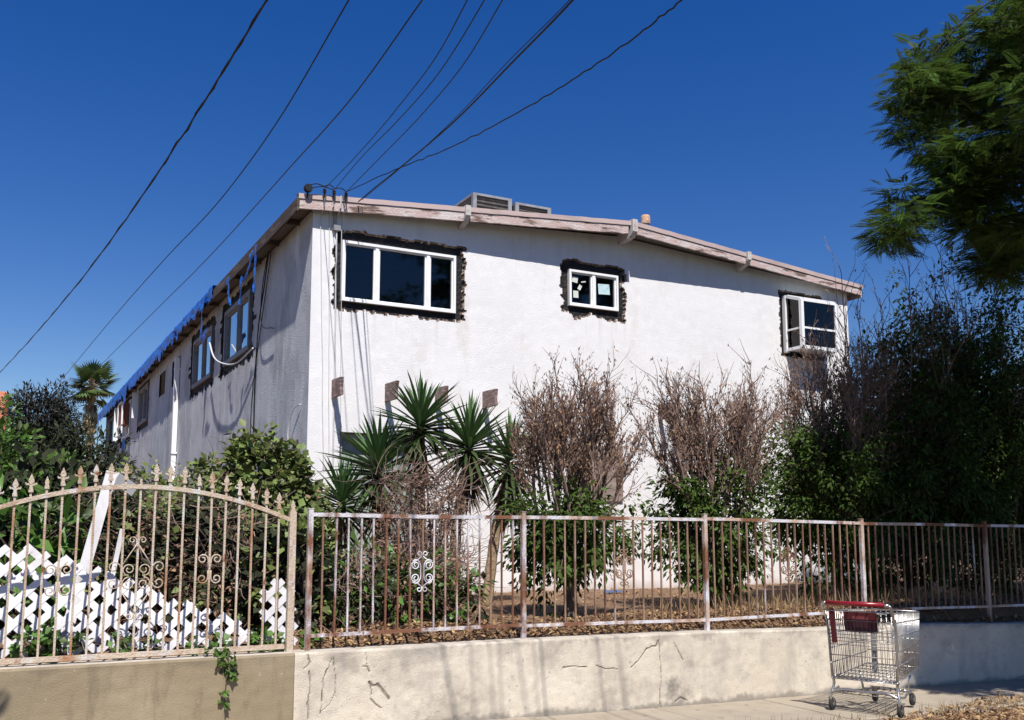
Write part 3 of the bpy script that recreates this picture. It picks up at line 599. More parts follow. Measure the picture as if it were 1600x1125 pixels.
# ---------------------------------------------------------------- overhead cables
CABLES = [
 ([(2.277, .542, 6.58), (1.947, 8.535, 6.575), (1.852, 10.843, 6.574), (1.717, 13.506, 6.59), (1.404, 18.676, 6.658), (.828, 26.456, 6.848), (-.121, 38.036, 7.215), (-1.346, 52.978, 7.688)], .016, 'thick twisted black cable crossing the sky, leftmost of all the cables'),
 ([(2.645, 1.095, 7.182), (2.908, 9.091, 7.117), (3.008, 12.128, 7.092), (3.006, 15.747, 7.147), (2.851, 20.625, 7.352), (2.234, 45.765, 8.238), (1.866, 60.752, 8.767)], .009, 'black cable that runs down the sky to the dark tree left of the palm'),
 ([(3.569, 1.62, 7.584), (3.933, 9.611, 7.658), (4.049, 12.148, 7.682), (4.084, 15.912, 7.83), (4.124, 23.016, 8.134), (4.094, 30.748, 8.537), (4.03, 46.933, 9.382), (3.982, 58.917, 10.007)], .010, 'black cable that runs down the sky to the top of the palm'),
 ([(1.448, -1.342, 6.317), (3.027, 6.477, 5.817), (3.212, 7.395, 5.889), (3.467, 9.139, 6.083), (3.711, 11.081, 6.33), (3.967, 13.38, 6.65)], .0055, 'thin service wire to the insulator nearest the roof corner'),
 ([(1.694, -1.424, 6.317), (3.146, 6.414, 5.817), (3.412, 7.851, 5.941), (3.644, 9.597, 6.156), (3.818, 11.153, 6.375), (4.108, 13.37, 6.651)], .0055, 'thin service wire to the middle one of the three roof insulators'),
 ([(1.656, -1.464, 6.317), (3.27, 6.349, 5.817), (3.507, 7.496, 5.904), (3.757, 9.142, 6.088), (3.984, 10.918, 6.323), (4.293, 13.37, 6.653)], .0055, 'thin service wire, rightmost of the three steep parallel ones at the roof insulators'),
 ([(2.271, -2.245, 5.992), (3.459, 5.611, 5.492), (3.657, 6.922, 5.647), (3.887, 8.451, 5.829), (4.199, 10.925, 6.184), (4.388, 12.516, 6.426), (4.496, 13.38, 6.552)], .009, 'thicker of the two twinned drop cables that meet the fascia right of the insulators'),
 ([(2.176, -2.29, 5.938), (3.39, 5.542, 5.438), (3.581, 6.778, 5.61), (3.86, 8.456, 5.826), (4.245, 11.11, 6.222), (4.473, 12.811, 6.496), (4.548, 13.36, 6.584)], .0042, 'thinner of the two twinned drop cables that meet the fascia right of the insulators'),
 ([(3.101, -2.989, 5.775), (3.913, 4.946, 5.275), (3.971, 5.511, 5.319), (4.045, 6.471, 5.426), (4.12, 7.798, 5.615), (4.186, 9.434, 5.893), (4.224, 10.988, 6.21), (4.296, 13.38, 6.666)], .0068, 'wavy single drop cable, the rightmost and flattest one in the sky')]
for k, (pts, r, lab) in enumerate(CABLES):
    P = smooth_path(pts, 10)
    if k in (0, 8): P = [p + Vector((.014 * fn(i * .7, k), 0, .018 * fn(i * .9, k, 3))) for i, p in enumerate(P[:-1])] + [P[-1]]
    g = G()
    if k == 0:
        g.tube(P, .011, 5); g.tube([p + Vector((.014 * math.cos(i * 1.3), 0, .014 * math.sin(i * 1.3))) for i, p in enumerate(P)], .007, 5)
    else: g.tube(P, r, 5)
    tag(g.build('overhead_cable', 'cable', smooth=True), lab, 'cable', 'overhead cables')

# ---------------------------------------------------------------- iron gate and fence
FY = 7.42
def bar_mesh(w, material, name='bar'):
    g = G(); g.box((-w / 2, -w / 2, 0), (w / 2, w / 2, 1)); return g.mesh(name, material)
GB = bar_mesh(.0145, 'gate_paint'); FB = bar_mesh(.0135, 'fence_paint'); FB2 = bar_mesh(.0135, 'fence_rusty')
def fleur(kind):
    g = G(); T = .014
    def pr(p): g.prism([(a, -T / 2, b) for a, b in p], (0, T, 0))
    g.box((-.016, -.016, -.01), (.016, .016, .012)); g.box((-.012, -.012, .012), (.012, .012, .03))
    if kind == 0:
        pr([(-.010, .03), (-.006, .05), (-.021, .072), (-.017, .088), (0, .128), (.017, .088), (.021, .072), (.006, .05), (.010, .03)])
        for s in (-1, 1):
            q = [(s * .004, .046), (s * .02, .058), (s * .031, .056), (s * .036, .066), (s * .041, .056), (s * .034, .043), (s * .022, .045), (s * .010, .036)]
            pr(q if s > 0 else q[::-1])
    else: pr([(-.013, .03), (-.015, .042), (0, .085), (.015, .042), (.013, .03)])
    return g.mesh('finial', 'gate_paint')
FLEUR, SPEAR = fleur(0), fleur(1)
def place(name, me, parent, loc, rot=(0, 0, 0), scale=(1, 1, 1)):
    o = bpy.data.objects.new(name, me); COL.objects.link(o); o.parent = parent
    base = parent
    w = Matrix.Translation(-Vector(parent.location)) if parent.parent is None else Matrix.Identity(4)
    o.matrix_parent_inverse = w; o.location = loc; o.rotation_euler = rot; o.scale = scale; return o
def curl(c, r, a0, turns, sg, k=16, y=FY, r1=.28):
    return [(c[0] + r * (1 - (1 - r1) * t) * math.cos(a0 + sg * 2 * math.pi * turns * t), y, c[1] + r * (1 - (1 - r1) * t) * math.sin(a0 + sg * 2 * math.pi * turns * t)) for t in np.linspace(0, 1, k)]
gate = thing('iron_gate', (.92, FY, .8), 'arched rusty cream iron gate with spear finials and scrollwork', 'gate')
arch = lambda x: 2.02 - .197 * (x - .92) ** 2
GX = [.11 + .1003 * i for i in range(-2, 19)]
for i, x in enumerate(GX):
    top = arch(x) + .055; lean = random.uniform(-.004, .004)
    b = place('bar', GB, gate, (x, FY, .83), (0, lean, 0), (1, 1, top - .83))
    k = i - 2
    if k in (8, 16 - 8 + 30): continue
    f = link('finial', SPEAR if k in (2, 12) else FLEUR, b); f.matrix_parent_inverse = Matrix.Identity(4)
    f.location = (0, 0, 1.0); f.scale = (.92, .92, .92 / (top - .83)); f.rotation_euler = (0, 0, random.uniform(-.12, .12))
g = G(); n = 40; v = []
for i in range(n + 1):
    x = -.2 + 2.2 * i / n; z = arch(x)
    v += [(x, FY - .016, z - .016), (x, FY - .016, z + .016), (x, FY + .016, z + .016), (x, FY + .016, z - .016)]
g.add(v, [(4 * i + a, 4 * i + (a + 1) % 4, 4 * i + 4 + (a + 1) % 4, 4 * i + 4 + a) for i in range(n) for a in range(4)][::1]).build('arched_rail', 'gate_paint', gate)
g = G(); g.box((-.2, FY - .0155, .828), (1.98, FY + .0155, .862)).build('bottom_rail', 'gate_paint', gate)
for (x, w, z1) in ((2.0, .05, 1.85), (-.24, .05, 1.85)):
    g = G(); g.box((x - w / 2 + .02, FY - w / 2, .79), (x + w / 2 + .02, FY + w / 2, z1)); p = g.build('post', 'gate_paint', gate)
    place('finial', SPEAR, gate, (x + .02, FY, z1), scale=(1.2, 1.2, 1.1))
def scrollset(parent, material, paths, r=.006, name='scroll'):
    for p in paths: G().tube(p, r, 5).build(name, material, parent, smooth=True)
def quad_curl(x, z0, z1):
    out = []
    for s in (-1, 1):
        a0 = 0 if s < 0 else math.pi
        out.append([(x + s * .010, FY - .004, z1 - .06), (x + s * .010, FY - .004, z1 - .02)] + curl((x + s * .05, z1), .038, a0, 1.3, -s, y=FY - .004))
        out.append([(x + s * .010, FY - .004, z0 + .06), (x + s * .010, FY - .004, z0 + .02)] + curl((x + s * .05, z0), .038, a0, 1.3, s, y=FY - .004))
    return out
x = .912
P = []
for s in (-1, 1):
    a0 = 0 if s < 0 else math.pi
    P.append([(x, FY - .004, 1.58), (x + s * .008, FY - .004, 1.615)] + curl((x + s * .035, 1.64), .026, a0, 1.2, -s, y=FY - .004))
    P.append([(x, FY - .004, 1.62), (x + s * .10, FY - .004, 1.46)])
    P.append(curl((x + s * .05, 1.435), .046, -math.pi / 2, 1.4, s, y=FY - .004))
    P.append(curl((x + s * .05, 1.335), .048, math.pi / 2, 1.4, -s, y=FY - .004))
    P.append(curl((x + s * .15, 1.45), .042, math.pi if s > 0 else 0, 1.2, -s, y=FY - .004))
    P.append(curl((x + s * .15, 1.34), .042, math.pi if s > 0 else 0, 1.2, s, y=FY - .004))
    P.append([(x, FY - .004, 1.13), (x + s * .10, FY - .004, 1.29)])
    P.append([(x, FY - .004, 1.17), (x + s * .008, FY - .004, 1.135)] + curl((x + s * .035, 1.11), .026, a0, 1.2, s, y=FY - .004))
scrollset(gate, 'gate_paint', P, .0048)
scrollset(gate, 'gate_paint', quad_curl(1.414, 1.36, 1.50), .0055)
scrollset(gate, 'gate_paint', quad_curl(.41, 1.30, 1.44), .0055)

fence = thing('iron_fence', (6, FY, .8), 'straight rusty white iron picket fence on top of the retaining wall', 'fence')
POSTS = [2.16, 4.03, 6.0, 8.08, 10.05, 12.0, 14.0, 16.0]
ftop = lambda x: float(np.interp(x, [2, 6, 8.1, 16], [1.845, 1.835, 1.80, 1.74])); fbot = lambda x: float(np.interp(x, [2, 4, 6, 8, 16], [.925, .925, .89, .90, .80]))
for x in POSTS:
    z0 = wtop(x) - .03; g = G(); g.box((x - .019, FY - .019, z0), (x + .019, FY + .019, ftop(x) + .03)); g.box((x - .022, FY - .022, ftop(x) + .03), (x + .022, FY + .022, ftop(x) + .036)); g.build('post', 'fence_paint', fence)
for a, b in zip(POSTS[:-1], POSTS[1:]):
    for fz, h in ((ftop, .030), (fbot, .026)):
        g = G(); v = []
        for x in (a + .019, (a + b) / 2, b - .019):
            z = fz(x) + random.uniform(-.006, .004); v += [(x, FY - .0125, z - h), (x, FY - .0125, z), (x, FY + .0125, z), (x, FY + .0125, z - h)]
        g.add(v, [(4 * i + q, 4 * i + (q + 1) % 4, 4 * i + 4 + (q + 1) % 4, 4 * i + 4 + q) for i in range(2) for q in range(4)]).build('rail', 'fence_paint', fence)
    nb = int(round((b - a) / .1035)) - 1
    for i in range(nb):
        x = a + (b - a) * (i + 1) / (nb + 1); z0 = fbot(x) - .01; z1 = ftop(x) - .028
        place('bar', FB if a < 4 and random.random() < .75 else FB2, fence, (x, FY, z0), (0, random.uniform(-.006, .006), random.uniform(-.2, .2)), (1, 1, z1 - z0))
        if i == nb // 2 and b < 8.5:
            y = FY - .004; P = []
            for s in (-1, 1):
                a0 = 0 if s < 0 else math.pi
                P.append([(x + s * .006, y, 1.50)] + curl((x + s * .026, 1.522), .02, a0, .85, -s, y=y, r1=.55))
                P.append([(x + s * .006, y, 1.26)] + curl((x + s * .026, 1.238), .02, a0, .85, s, y=y, r1=.55))
                P.append([(x + s * .006, y, 1.50), (x + s * .04, y, 1.475), (x + s * .075, y, 1.455)] + curl((x + s * .057, 1.432), .036, .45 if s > 0 else math.pi - .45, 1.3, -s, y=y))
                P.append([(x + s * .006, y, 1.26), (x + s * .04, y, 1.285), (x + s * .075, y, 1.305)] + curl((x + s * .057, 1.328), .036, -.45 if s > 0 else math.pi + .45, 1.3, s, y=y))
                P.append(smooth_path([(x + s * .085, y, 1.462), (x + s * .055, y, 1.475), (x + s * .02, y, 1.445), (x + s * .014, y, 1.38), (x + s * .02, y, 1.315), (x + s * .055, y, 1.285), (x + s * .085, y, 1.298)], 4))
            scrollset(fence, 'lattice' if a < 4 else 'fence_rusty', P, .0052)

# ---------------------------------------------------------------- white lattice, planks
def lattice(label, poly, y, tilt, sp=.108, w=.05, name='lattice_panel', warp=None):
    """poly: convex (x, z) outline"""
    cx = sum(p[0] for p in poly) / len(poly); root = thing(name, (cx, y, min(p[1] for p in poly)), label, 'lattice')
    z0 = min(p[1] for p in poly)
    for sgn in (1, -1):
        d = np.array([math.cos(math.radians(43)), sgn * math.sin(math.radians(43))]); nn = np.array([-d[1], d[0]])
        pr = [np.dot(nn, p) for p in poly]; k = math.floor(min(pr) / sp)
        while k * sp < max(pr):
            c = k * sp + .02; k += 1; t0, t1 = -1e9, 1e9; ok = True
            for (ax, az), (bx, bz) in zip(poly, poly[1:] + poly[:1]):       # counter-clockwise outline
                e = np.array([bx - ax, bz - az]); inn = np.array([-e[1], e[0]]); base = nn * c - np.array([ax, az])
                den = inn @ d; num = -(inn @ base)
                if abs(den) < 1e-9:
                    if inn @ base < 0: ok = False
                elif den > 0: t0 = max(t0, num / den)
                else: t1 = min(t1, num / den)
            if not ok or t1 - t0 < .05: continue
            t0 += random.uniform(-.02, .03); t1 += random.uniform(-.03, .02)
            g = G(); v = []; th = .004; off = -.0022 if sgn > 0 else .0022; n = 5
            for i in range(n + 1):
                p = nn * c + d * (t0 + (t1 - t0) * i / n)
                for e, dy in ((-1, 0), (1, 0), (1, 1), (-1, 1)):
                    q = p + nn * e * w / 2; zz = q[1]; yy = y + off + tilt * (zz - z0) + (dy - .5) * th + (warp(q[0], zz) if warp else 0)
                    v.append((q[0], yy, zz))
            f = [(4 * i + a, 4 * i + (a + 1) % 4, 4 * i + 4 + (a + 1) % 4, 4 * i + 4 + a) for i in range(n) for a in range(4)] + [(3, 2, 1, 0), (4 * n, 4 * n + 1, 4 * n + 2, 4 * n + 3)]
            g.add(v, f).build('slat', 'lattice', root)
    return root
lattice('long white diagonal lattice panel slumped behind the arched gate', [(-.5, .80), (1.80, .80), (1.80, .98), (1.13, 1.25), (.46, 1.52), (.2, 1.60), (-.5, 1.62)], 7.70, .12, warp=lambda x, z: .04 * math.sin(x * 2.2) + .03 * math.sin(z * 5))
lattice('small torn piece of white lattice standing beside the gate post', [(1.86, .80), (2.14, .80), (2.10, 1.33), (1.98, 1.36), (1.84, 1.30)], 7.62, .05, warp=lambda x, z: .10 * (x - 1.95))
def plank(label, a, b, w, t, name='leaning_plank'):
    a, b = Vector(a), Vector(b); d = (b - a).normalized(); s = Vector((0, -1, .1)).cross(d).normalized(); u = s.cross(d).normalized()
    v = []
    for i in range(7):
        p = a + (b - a) * i / 6
        for e, q in ((-1, -1), (1, -1), (1, 1), (-1, 1)): v.append(p + s * e * w / 2 * (1 + .04 * fn(i, e)) + u * q * t / 2)
    f = [(4 * i + k, 4 * i + (k + 1) % 4, 4 * i + 4 + (k + 1) % 4, 4 * i + 4 + k) for i in range(6) for k in range(4)] + [(3, 2, 1, 0), (24, 25, 26, 27)]
    g = G(); g.add(v, f); return tag(g.build(name, 'white_plank'), label, 'plank')
plank('wide white plank leaning at a slant behind the arched gate', (.50, 8.15, .82), (.82, 8.5, 2.18), .085, .03)
plank('short thin white strip leaning right of the wide slanted plank', (.74, 8.1, .82), (.90, 8.3, 1.72), .035, .02)
plank('end of a pale board lying on the vines behind the gate top', (.86, 8.6, 2.14), (1.02, 8.7, 2.04), .10, .03, 'board_end')

# ---------------------------------------------------------------- shopping cart
fw = Vector((.93, .365, 0)).normalized(); lf = Vector((-fw.y, fw.x, 0)); C0 = Vector((6.70, 6.25, 0)); C0.z = gz(C0.x) + .002
cart = thing('shopping_cart', C0, 'empty wire shopping cart with red handle parked on the pavement', 'shopping cart')
def cp(x, y, z): return C0 + fw * x + lf * y + Vector((0, 0, z))
def ct(g, pts, r, n=5): g.tube([cp(*p) for p in pts], r, n)
HW = .30
g = G()
for s in (-1, 1):
    ct(g, smooth_path([(.10, s * HW, .075), (.10, s * HW, .14), (.13, s * (HW - .02), .24), (.12, s * (HW - .015), .30), (.02, s * HW, .90), (-.03, s * HW, .945)], 4), .013, 7)
    ct(g, smooth_path([(.11, s * (HW - .005), .17), (.30, s * .27, .14), (.62, s * .19, .13), (.78, s * .17, .13)], 4), .012, 6)
    ct(g, [(.60, s * .20, .14), (.60, s * .23, .30)], .011, 6)
ct(g, smooth_path([(.10, -HW + .01, .16), (.09, -HW + .06, .185), (.085, 0, .19), (.09, HW - .06, .185), (.10, HW - .01, .16)], 4), .012, 6)
ct(g, [(.12, -HW, .285), (.12, HW, .285)], .011, 6); ct(g, [(.78, -.17, .13), (.78, .17, .13)], .011, 6)
g.build('frame', 'steel', cart, smooth=True)
Rb = lambda t, u: (.10 - .07 * u + (.72 + .10 * u) * t, 0, .285 + (.59 - .03 * t) * u + .06 * t * (1 - u))      # t: rear-nose, u: bottom-top
wd = lambda t, u: (HW - .012) * (1 - t) + (.235 + .015 * u) * t
for s in (-1, 1):
    g = G()
    for i in range(23):
        t = i / 22; a, b = Rb(t, 0), Rb(t, 1); ct(g, [(a[0], s * wd(t, 0), a[2]), (b[0], s * wd(t, 1), b[2])], .0032, 4)
    for u in (0, .22, .44, .66, .86, 1):
        a, b = Rb(0, u), Rb(1, u); ct(g, [(a[0], s * wd(0, u), a[2]), (b[0], s * wd(1, u), b[2])], .0062 if u in (0, 1) else .005, 5)
    g.build('side_panel', 'steel', cart, smooth=True)
g = G()
for i in range(11):
    q = -1 + 2 * i / 10; a, b = Rb(1, 0), Rb(1, 1); ct(g, [(a[0], q * wd(1, 0), a[2]), (b[0], q * wd(1, 1), b[2])], .003, 4)
for u in (0, .25, .5, .75, 1):
    a = Rb(1, u); ct(g, [(a[0], -wd(1, u), a[2]), (a[0], wd(1, u), a[2])], .0055, 5)
g.build('front_panel', 'steel', cart, smooth=True)
g = G()
for i in range(15):
    q = -1 + 2 * i / 14; a, b = Rb(0, 0), Rb(1, 0); ct(g, [(a[0], q * wd(0, 0), a[2]), (b[0], q * wd(1, 0), b[2])], .003, 4)
for i in range(7):
    t = i / 6; a = Rb(t, 0); ct(g, [(a[0], -wd(t, 0), a[2] - .004), (a[0], wd(t, 0), a[2] - .004)], .0045, 4)
g.build('basket_floor', 'steel', cart, smooth=True)
g = G()
for i in range(17):
    q = -1 + 2 * i / 16; ct(g, [(.105, q * .27, .30), (.075, q * .275, .52), (.035, q * .28, .80)], .0028, 4)
for z in (.30, .49, .585, .615, .645, .675, .71, .80):
    x = .105 - .07 * (z - .3) / .5; ct(g, [(x, -.28, z), (x, .28, z)], .0032 if .5 < z < .7 else .0042, 4)
g.build('rear_gate', 'steel_dull', cart, smooth=True)
g = G(); ct(g, [(-.02, -HW + .005, .885), (-.02, HW - .005, .885)], .006, 6); ct(g, [(-.035, -HW, .945), (-.035, -HW + .05, .95)], .015, 8); ct(g, [(-.035, HW, .945), (-.035, HW - .05, .95)], .015, 8)
for k in range(6): ct(g, [(-.01, -.22 + .088 * k, .955), (.0, -.22 + .088 * k, .968)], .008, 6)
g.build('handle_bar', 'steel', cart, smooth=True)
g = G(); ct(g, [(-.035, -HW + .045, .95), (-.035, HW - .045, .95)], .021, 10); g.build('handle_grip', 'red_plastic', cart, smooth=True)
def cbox(a, b, lean=0):
    g = G(); v = []
    for z in (a[2], b[2]):
        o_ = lean * (z - a[2]); v += [cp(a[0] + o_, a[1], z), cp(b[0] + o_, a[1], z), cp(b[0] + o_, b[1], z), cp(a[0] + o_, b[1], z)]
    return g.add(v, [(0, 3, 2, 1), (4, 5, 6, 7), (0, 1, 5, 4), (1, 2, 6, 5), (2, 3, 7, 6), (3, 0, 4, 7)])
seat = cbox((.055, -.16, .70), (.068, .13, .885), -.1).build('seat_flap', 'red_dark', cart)
cbox((.050, -.085, .745), (.0545, .055, .84), -.1).build('emblem', 'emblem', seat)
cbox((.02, .20, .60), (.05, .235, .90), -.15).build('red_strap', 'red_dark', cart)
g = G()
for i in range(9):
    q = -.2 + .05 * i; ct(g, [(.14, q, .86), (.32, q, .70), (.33, q, .60)], .003, 4)
for (x, z) in ((.14, .86), (.23, .78), (.32, .70), (.33, .60)): ct(g, [(x, -.2, z), (x, .2, z)], .004, 4)
g.build('child_seat', 'steel', cart, smooth=True)
cbox((.40, -.01, .32), (.41, .035, .72)).build('seat_strap', 'old_frame', cart)
g = G()
for i in range(7): q = -.2 + .4 * i / 6; ct(g, [(.13, q * 1.1, .155), (.75, q * .8, .14)], .0035, 4)
for i in range(5): x = .16 + .14 * i; ct(g, [(x, -.25 + .1 * (x - .1), .15), (x, .25 - .1 * (x - .1), .15)], .0045, 4)
g.build('lower_rack', 'steel_dull', cart, smooth=True)
for (x, y) in ((.10, HW), (.10, -HW), (.78, .17), (.78, -.17)):
    g = G(); c = cp(x + .02, y, .055); M = Matrix.Translation(c) @ Matrix(((fw.x, lf.x, 0, 0), (fw.y, lf.y, 0, 0), (0, 0, 1, 0), (0, 0, 0, 1)))
    q = G(); q.lathe((0, 0, 0), [(.018, -.014), (.05, -.014), (.055, -.008), (.055, .008), (.05, .014), (.018, .014)], 16, axis='Y'); g.add([M @ Vector(a) for a in q.v], q.f)
    wh = g.build('wheel', 'rubber', cart, smooth=True)
    g = G(); q = G(); q.lathe((0, 0, 0), [(0, -.019), (.02, -.019), (.02, .019), (0, .019)], 10, axis='Y'); g.add([M @ Vector(a) for a in q.v], q.f)
    for s in (-1, 1): ct(g, [(x + .02, y + s * .022, .05), (x, y + s * .018, .115)], .006, 5)
    ct(g, [(x, y - .02, .115), (x, y + .02, .115)], .008, 6)
    g.build('caster_fork', 'steel_dull', wh)

# ---------------------------------------------------------------- vegetation helpers
def grow(g, p, d, L, r, lvl, spec, tips, n=5, sides=4):
    """one branch and its children; spec[lvl] = (children, length factor, radius factor, spread, upward pull, wander)"""
    p = Vector(p); d = Vector(d).normalized(); pts = [p.copy()]; ds = [d.copy()]
    up = spec[lvl][4]; wn = spec[lvl][5]
    for i in range(n):
        d = (d + Vector((random.gauss(0, wn), random.gauss(0, wn), random.gauss(0, wn))) + Vector((0, 0, up))).normalized()
        p = p + d * L / n; pts.append(p.copy()); ds.append(d.copy())
    g.tube(pts, [r * (1 - .65 * i / n) for i in range(n + 1)], sides, cap=False)
    if lvl + 1 < len(spec):
        k, lf_, rf, sp = spec[lvl][:4]
        for c in range(k):
            t = .25 + .75 * (c + random.random()) / k; i = min(n - 1, int(t * n)); q = pts[i].lerp(pts[i + 1], t * n - i if t * n - i <= 1 else 1)
            a = ds[i].orthogonal().normalized(); a.rotate(Matrix.Rotation(random.uniform(0, 6.283), 3, ds[i]))
            grow(g, q, ds[i] + a * sp * random.uniform(.6, 1.3), L * lf_ * random.uniform(.6, 1.25), r * rf, lvl + 1, spec, tips, max(3, n - 1), sides if lvl == 0 else 3)
    else: tips.append(pts)
def cluster_leaves(C, R, per, size, wratio, droop=.4, out=None, flat=.0):
    """leaves gathered round cluster centres C; returns P, D, N, L, W"""
    C = np.asarray(C, float); k = len(C); n = k * per
    off = rdir(n) * (RNG.random(n) ** .5)[:, None] * np.repeat(np.broadcast_to(np.asarray(R, float), (k,)), per)[:, None]
    P = np.repeat(C, per, 0) + off
    D = nrm(off + rdir(n) * .12) + rdir(n) * .5
    if out is not None: D = D + nrm(np.repeat(C - np.asarray(out), per, 0)) * .6
    D[:, 2] -= droop; D = nrm(D)
    N = rdir(n) * .6; N[:, 2] += 1.0; N[:, 1] -= .5
    L = size * RNG.uniform(.5, 1.5, n); return P, D, N, L, L * wratio * RNG.uniform(.8, 1.2, n)
def ell_points(c, r, n, lo=.6, zmin=None, rough=.18, seed=0):
    d = rdir(n); s = RNG.uniform(lo ** 3, 1, n) ** (1 / 3)
    b = np.array([1 + rough * (fn(*(v * 2.3 + seed)) + .6 * fn(*(v * 5 + seed))) * 1.6 for v in d])
    P = np.asarray(c) + d * np.asarray(r) * (s * b)[:, None]
    if zmin is not None: P = P[P[:, 2] > zmin]
    return P
def part_leaves(name, parent, arr, material, kind='stuff', rnd=None, **kw):
    P, D, N, L, Wd = arr; return link(name, leaf_mesh(name, P, D, N, L, Wd, material, rnd, **kw), parent, kind)

# ---------------------------------------------------------------- row of half dead ficus trees along the fence
TW = [(12, .42, .42, .40, .13, .10), (10, .46, .55, .65, .12, .16), (0, 0, 0, 0, .08, .16)]
def ficus(x, y, label, rx, zt, ntw, green, shoots=0, gz0=1.0, gz1=2.15, dry=6500, grx=.95):
    z0 = yz(x, y) - .03; t = thing('ficus_tree', (x, y, z0), label, 'tree', 'trees in a row behind the fence')
    g = G(); top = Vector((x + .05, y, 1.55))
    g.tube(smooth_path([(x, y, z0), (x + .02, y, z0 + .15), (x + .01, y + .02, 1.2), top, (x + .03, y, 2.0)], 4), [.105, .085, .08, .078, .076, .075, .073, .07, .068, .066, .064, .06, .055, .05, .045, .04, .035], 9)
    g.build('trunk', 'bark', t, smooth=True)
    g = G(); tips = []
    for k in range(ntw):
        a = 2.39996 * k + random.random() * .5; rr = rx * math.sqrt((k + .5) / ntw)
        b = Vector((x + rr * .5 * math.cos(a), y + rr * .5 * math.sin(a), random.uniform(1.55, 2.1))); e = Vector((x + rr * .85 * math.cos(a), y + rr * math.sin(a) * .7, zt - .30 - .35 * (rr / rx) ** 2 * random.uniform(.6, 1.8)))
        d = e - b; d.z *= .7; L = (e - b).length * .95
        grow(g, b, d, L, random.uniform(.014, .026), 0, TW, tips, 6, 5)
    for k in range(shoots):
        a = random.uniform(0, 6.28); rr = rx * random.random() ** .5
        grow(g, (x + rr * math.cos(a) * .8, y + rr * math.sin(a) * .7, 2.2), (random.gauss(0, .10), random.gauss(0, .1), 1), zt + random.uniform(-.2, 1.2) - 2.2, .014, 1, [None, (13, .24, .4, .55, .03, .05), (0, 0, 0, 0, .08, .15)], tips, 8, 4)
    g.build('bare_branches', 'twig', t)
    pts = [q for tp_ in tips for q in tp_[1:]]
    idx = RNG.integers(0, len(pts), dry); P = np.array([tuple(pts[i]) for i in idx]) + RNG.normal(size=(dry, 3)) * .02
    D = rdir(dry) * .6; D[:, 2] -= .7; L = RNG.uniform(.028, .06, dry)
    part_leaves('dry_leaves', t, (P, D, rdir(dry), L, L * .34), 'dry_leaf')
    C = ell_points((x, y, (gz0 + gz1) / 2), (grx, grx * .85, (gz1 - gz0) / 2 * 1.1), green, .3, rough=.5, seed=x)
    C = C[(C[:, 1] > 7.55)]
    # leaf sprays hang lower at the rim
    part_leaves('foliage', t, cluster_leaves(C, .15, 40, .075, .42, droop=.75, out=(x, y, (gz0 + gz1) / 2)), 'ficus_leaf')
    g = G()
    for c in C[::5]:
        b = Vector((x + .02, y, random.uniform(1.2, 1.9))); m_ = b.lerp(Vector(c), .55) + Vector((0, 0, .12)); g.tube(smooth_path([b, m_, tuple(c)], 3), [.013, .011, .009, .007, .006, .005, .004], 4, cap=False)
    g.build('leafy_branches', 'bark', t)
    return t
ficus(5.56, 9.2, 'half dead tree with bare brown top, nearest the yuccas', .74, 3.4, 19, 175, gz0=1.12, gz1=2.2, grx=.66, dry=6500)
ficus(7.55, 9.2, 'half dead tree with bare brown top in front of the middle of the facade', .74, 3.55, 19, 215, gz0=1.05, gz1=2.5, grx=.74, dry=6000)
ficus(9.6, 9.25, 'tree with bare shoots hiding the right corner of the house', .85, 4.0, 12, 420, shoots=4, gz0=1.2, gz1=3.2, dry=5200, grx=1.0)
ficus(11.1, 9.4, 'dark shaded tree with tall bare shoots right of the house corner', 1.0, 4.3, 5, 1000, shoots=8, gz0=.98, gz1=4.0, dry=1700, grx=1.2)
ficus(12.8, 9.5, 'dark shaded leafy tree against the right edge of the view', 1.1, 4.8, 4, 1300, shoots=7, gz0=.95, gz1=4.9, dry=1200, grx=1.35)
ficus(14.7, 9.8, 'dense dark tree cut off by the right edge, last of the fence row', 1.1, 4.6, 4, 700, shoots=1, gz0=.95, gz1=4.9, dry=600, grx=1.4)
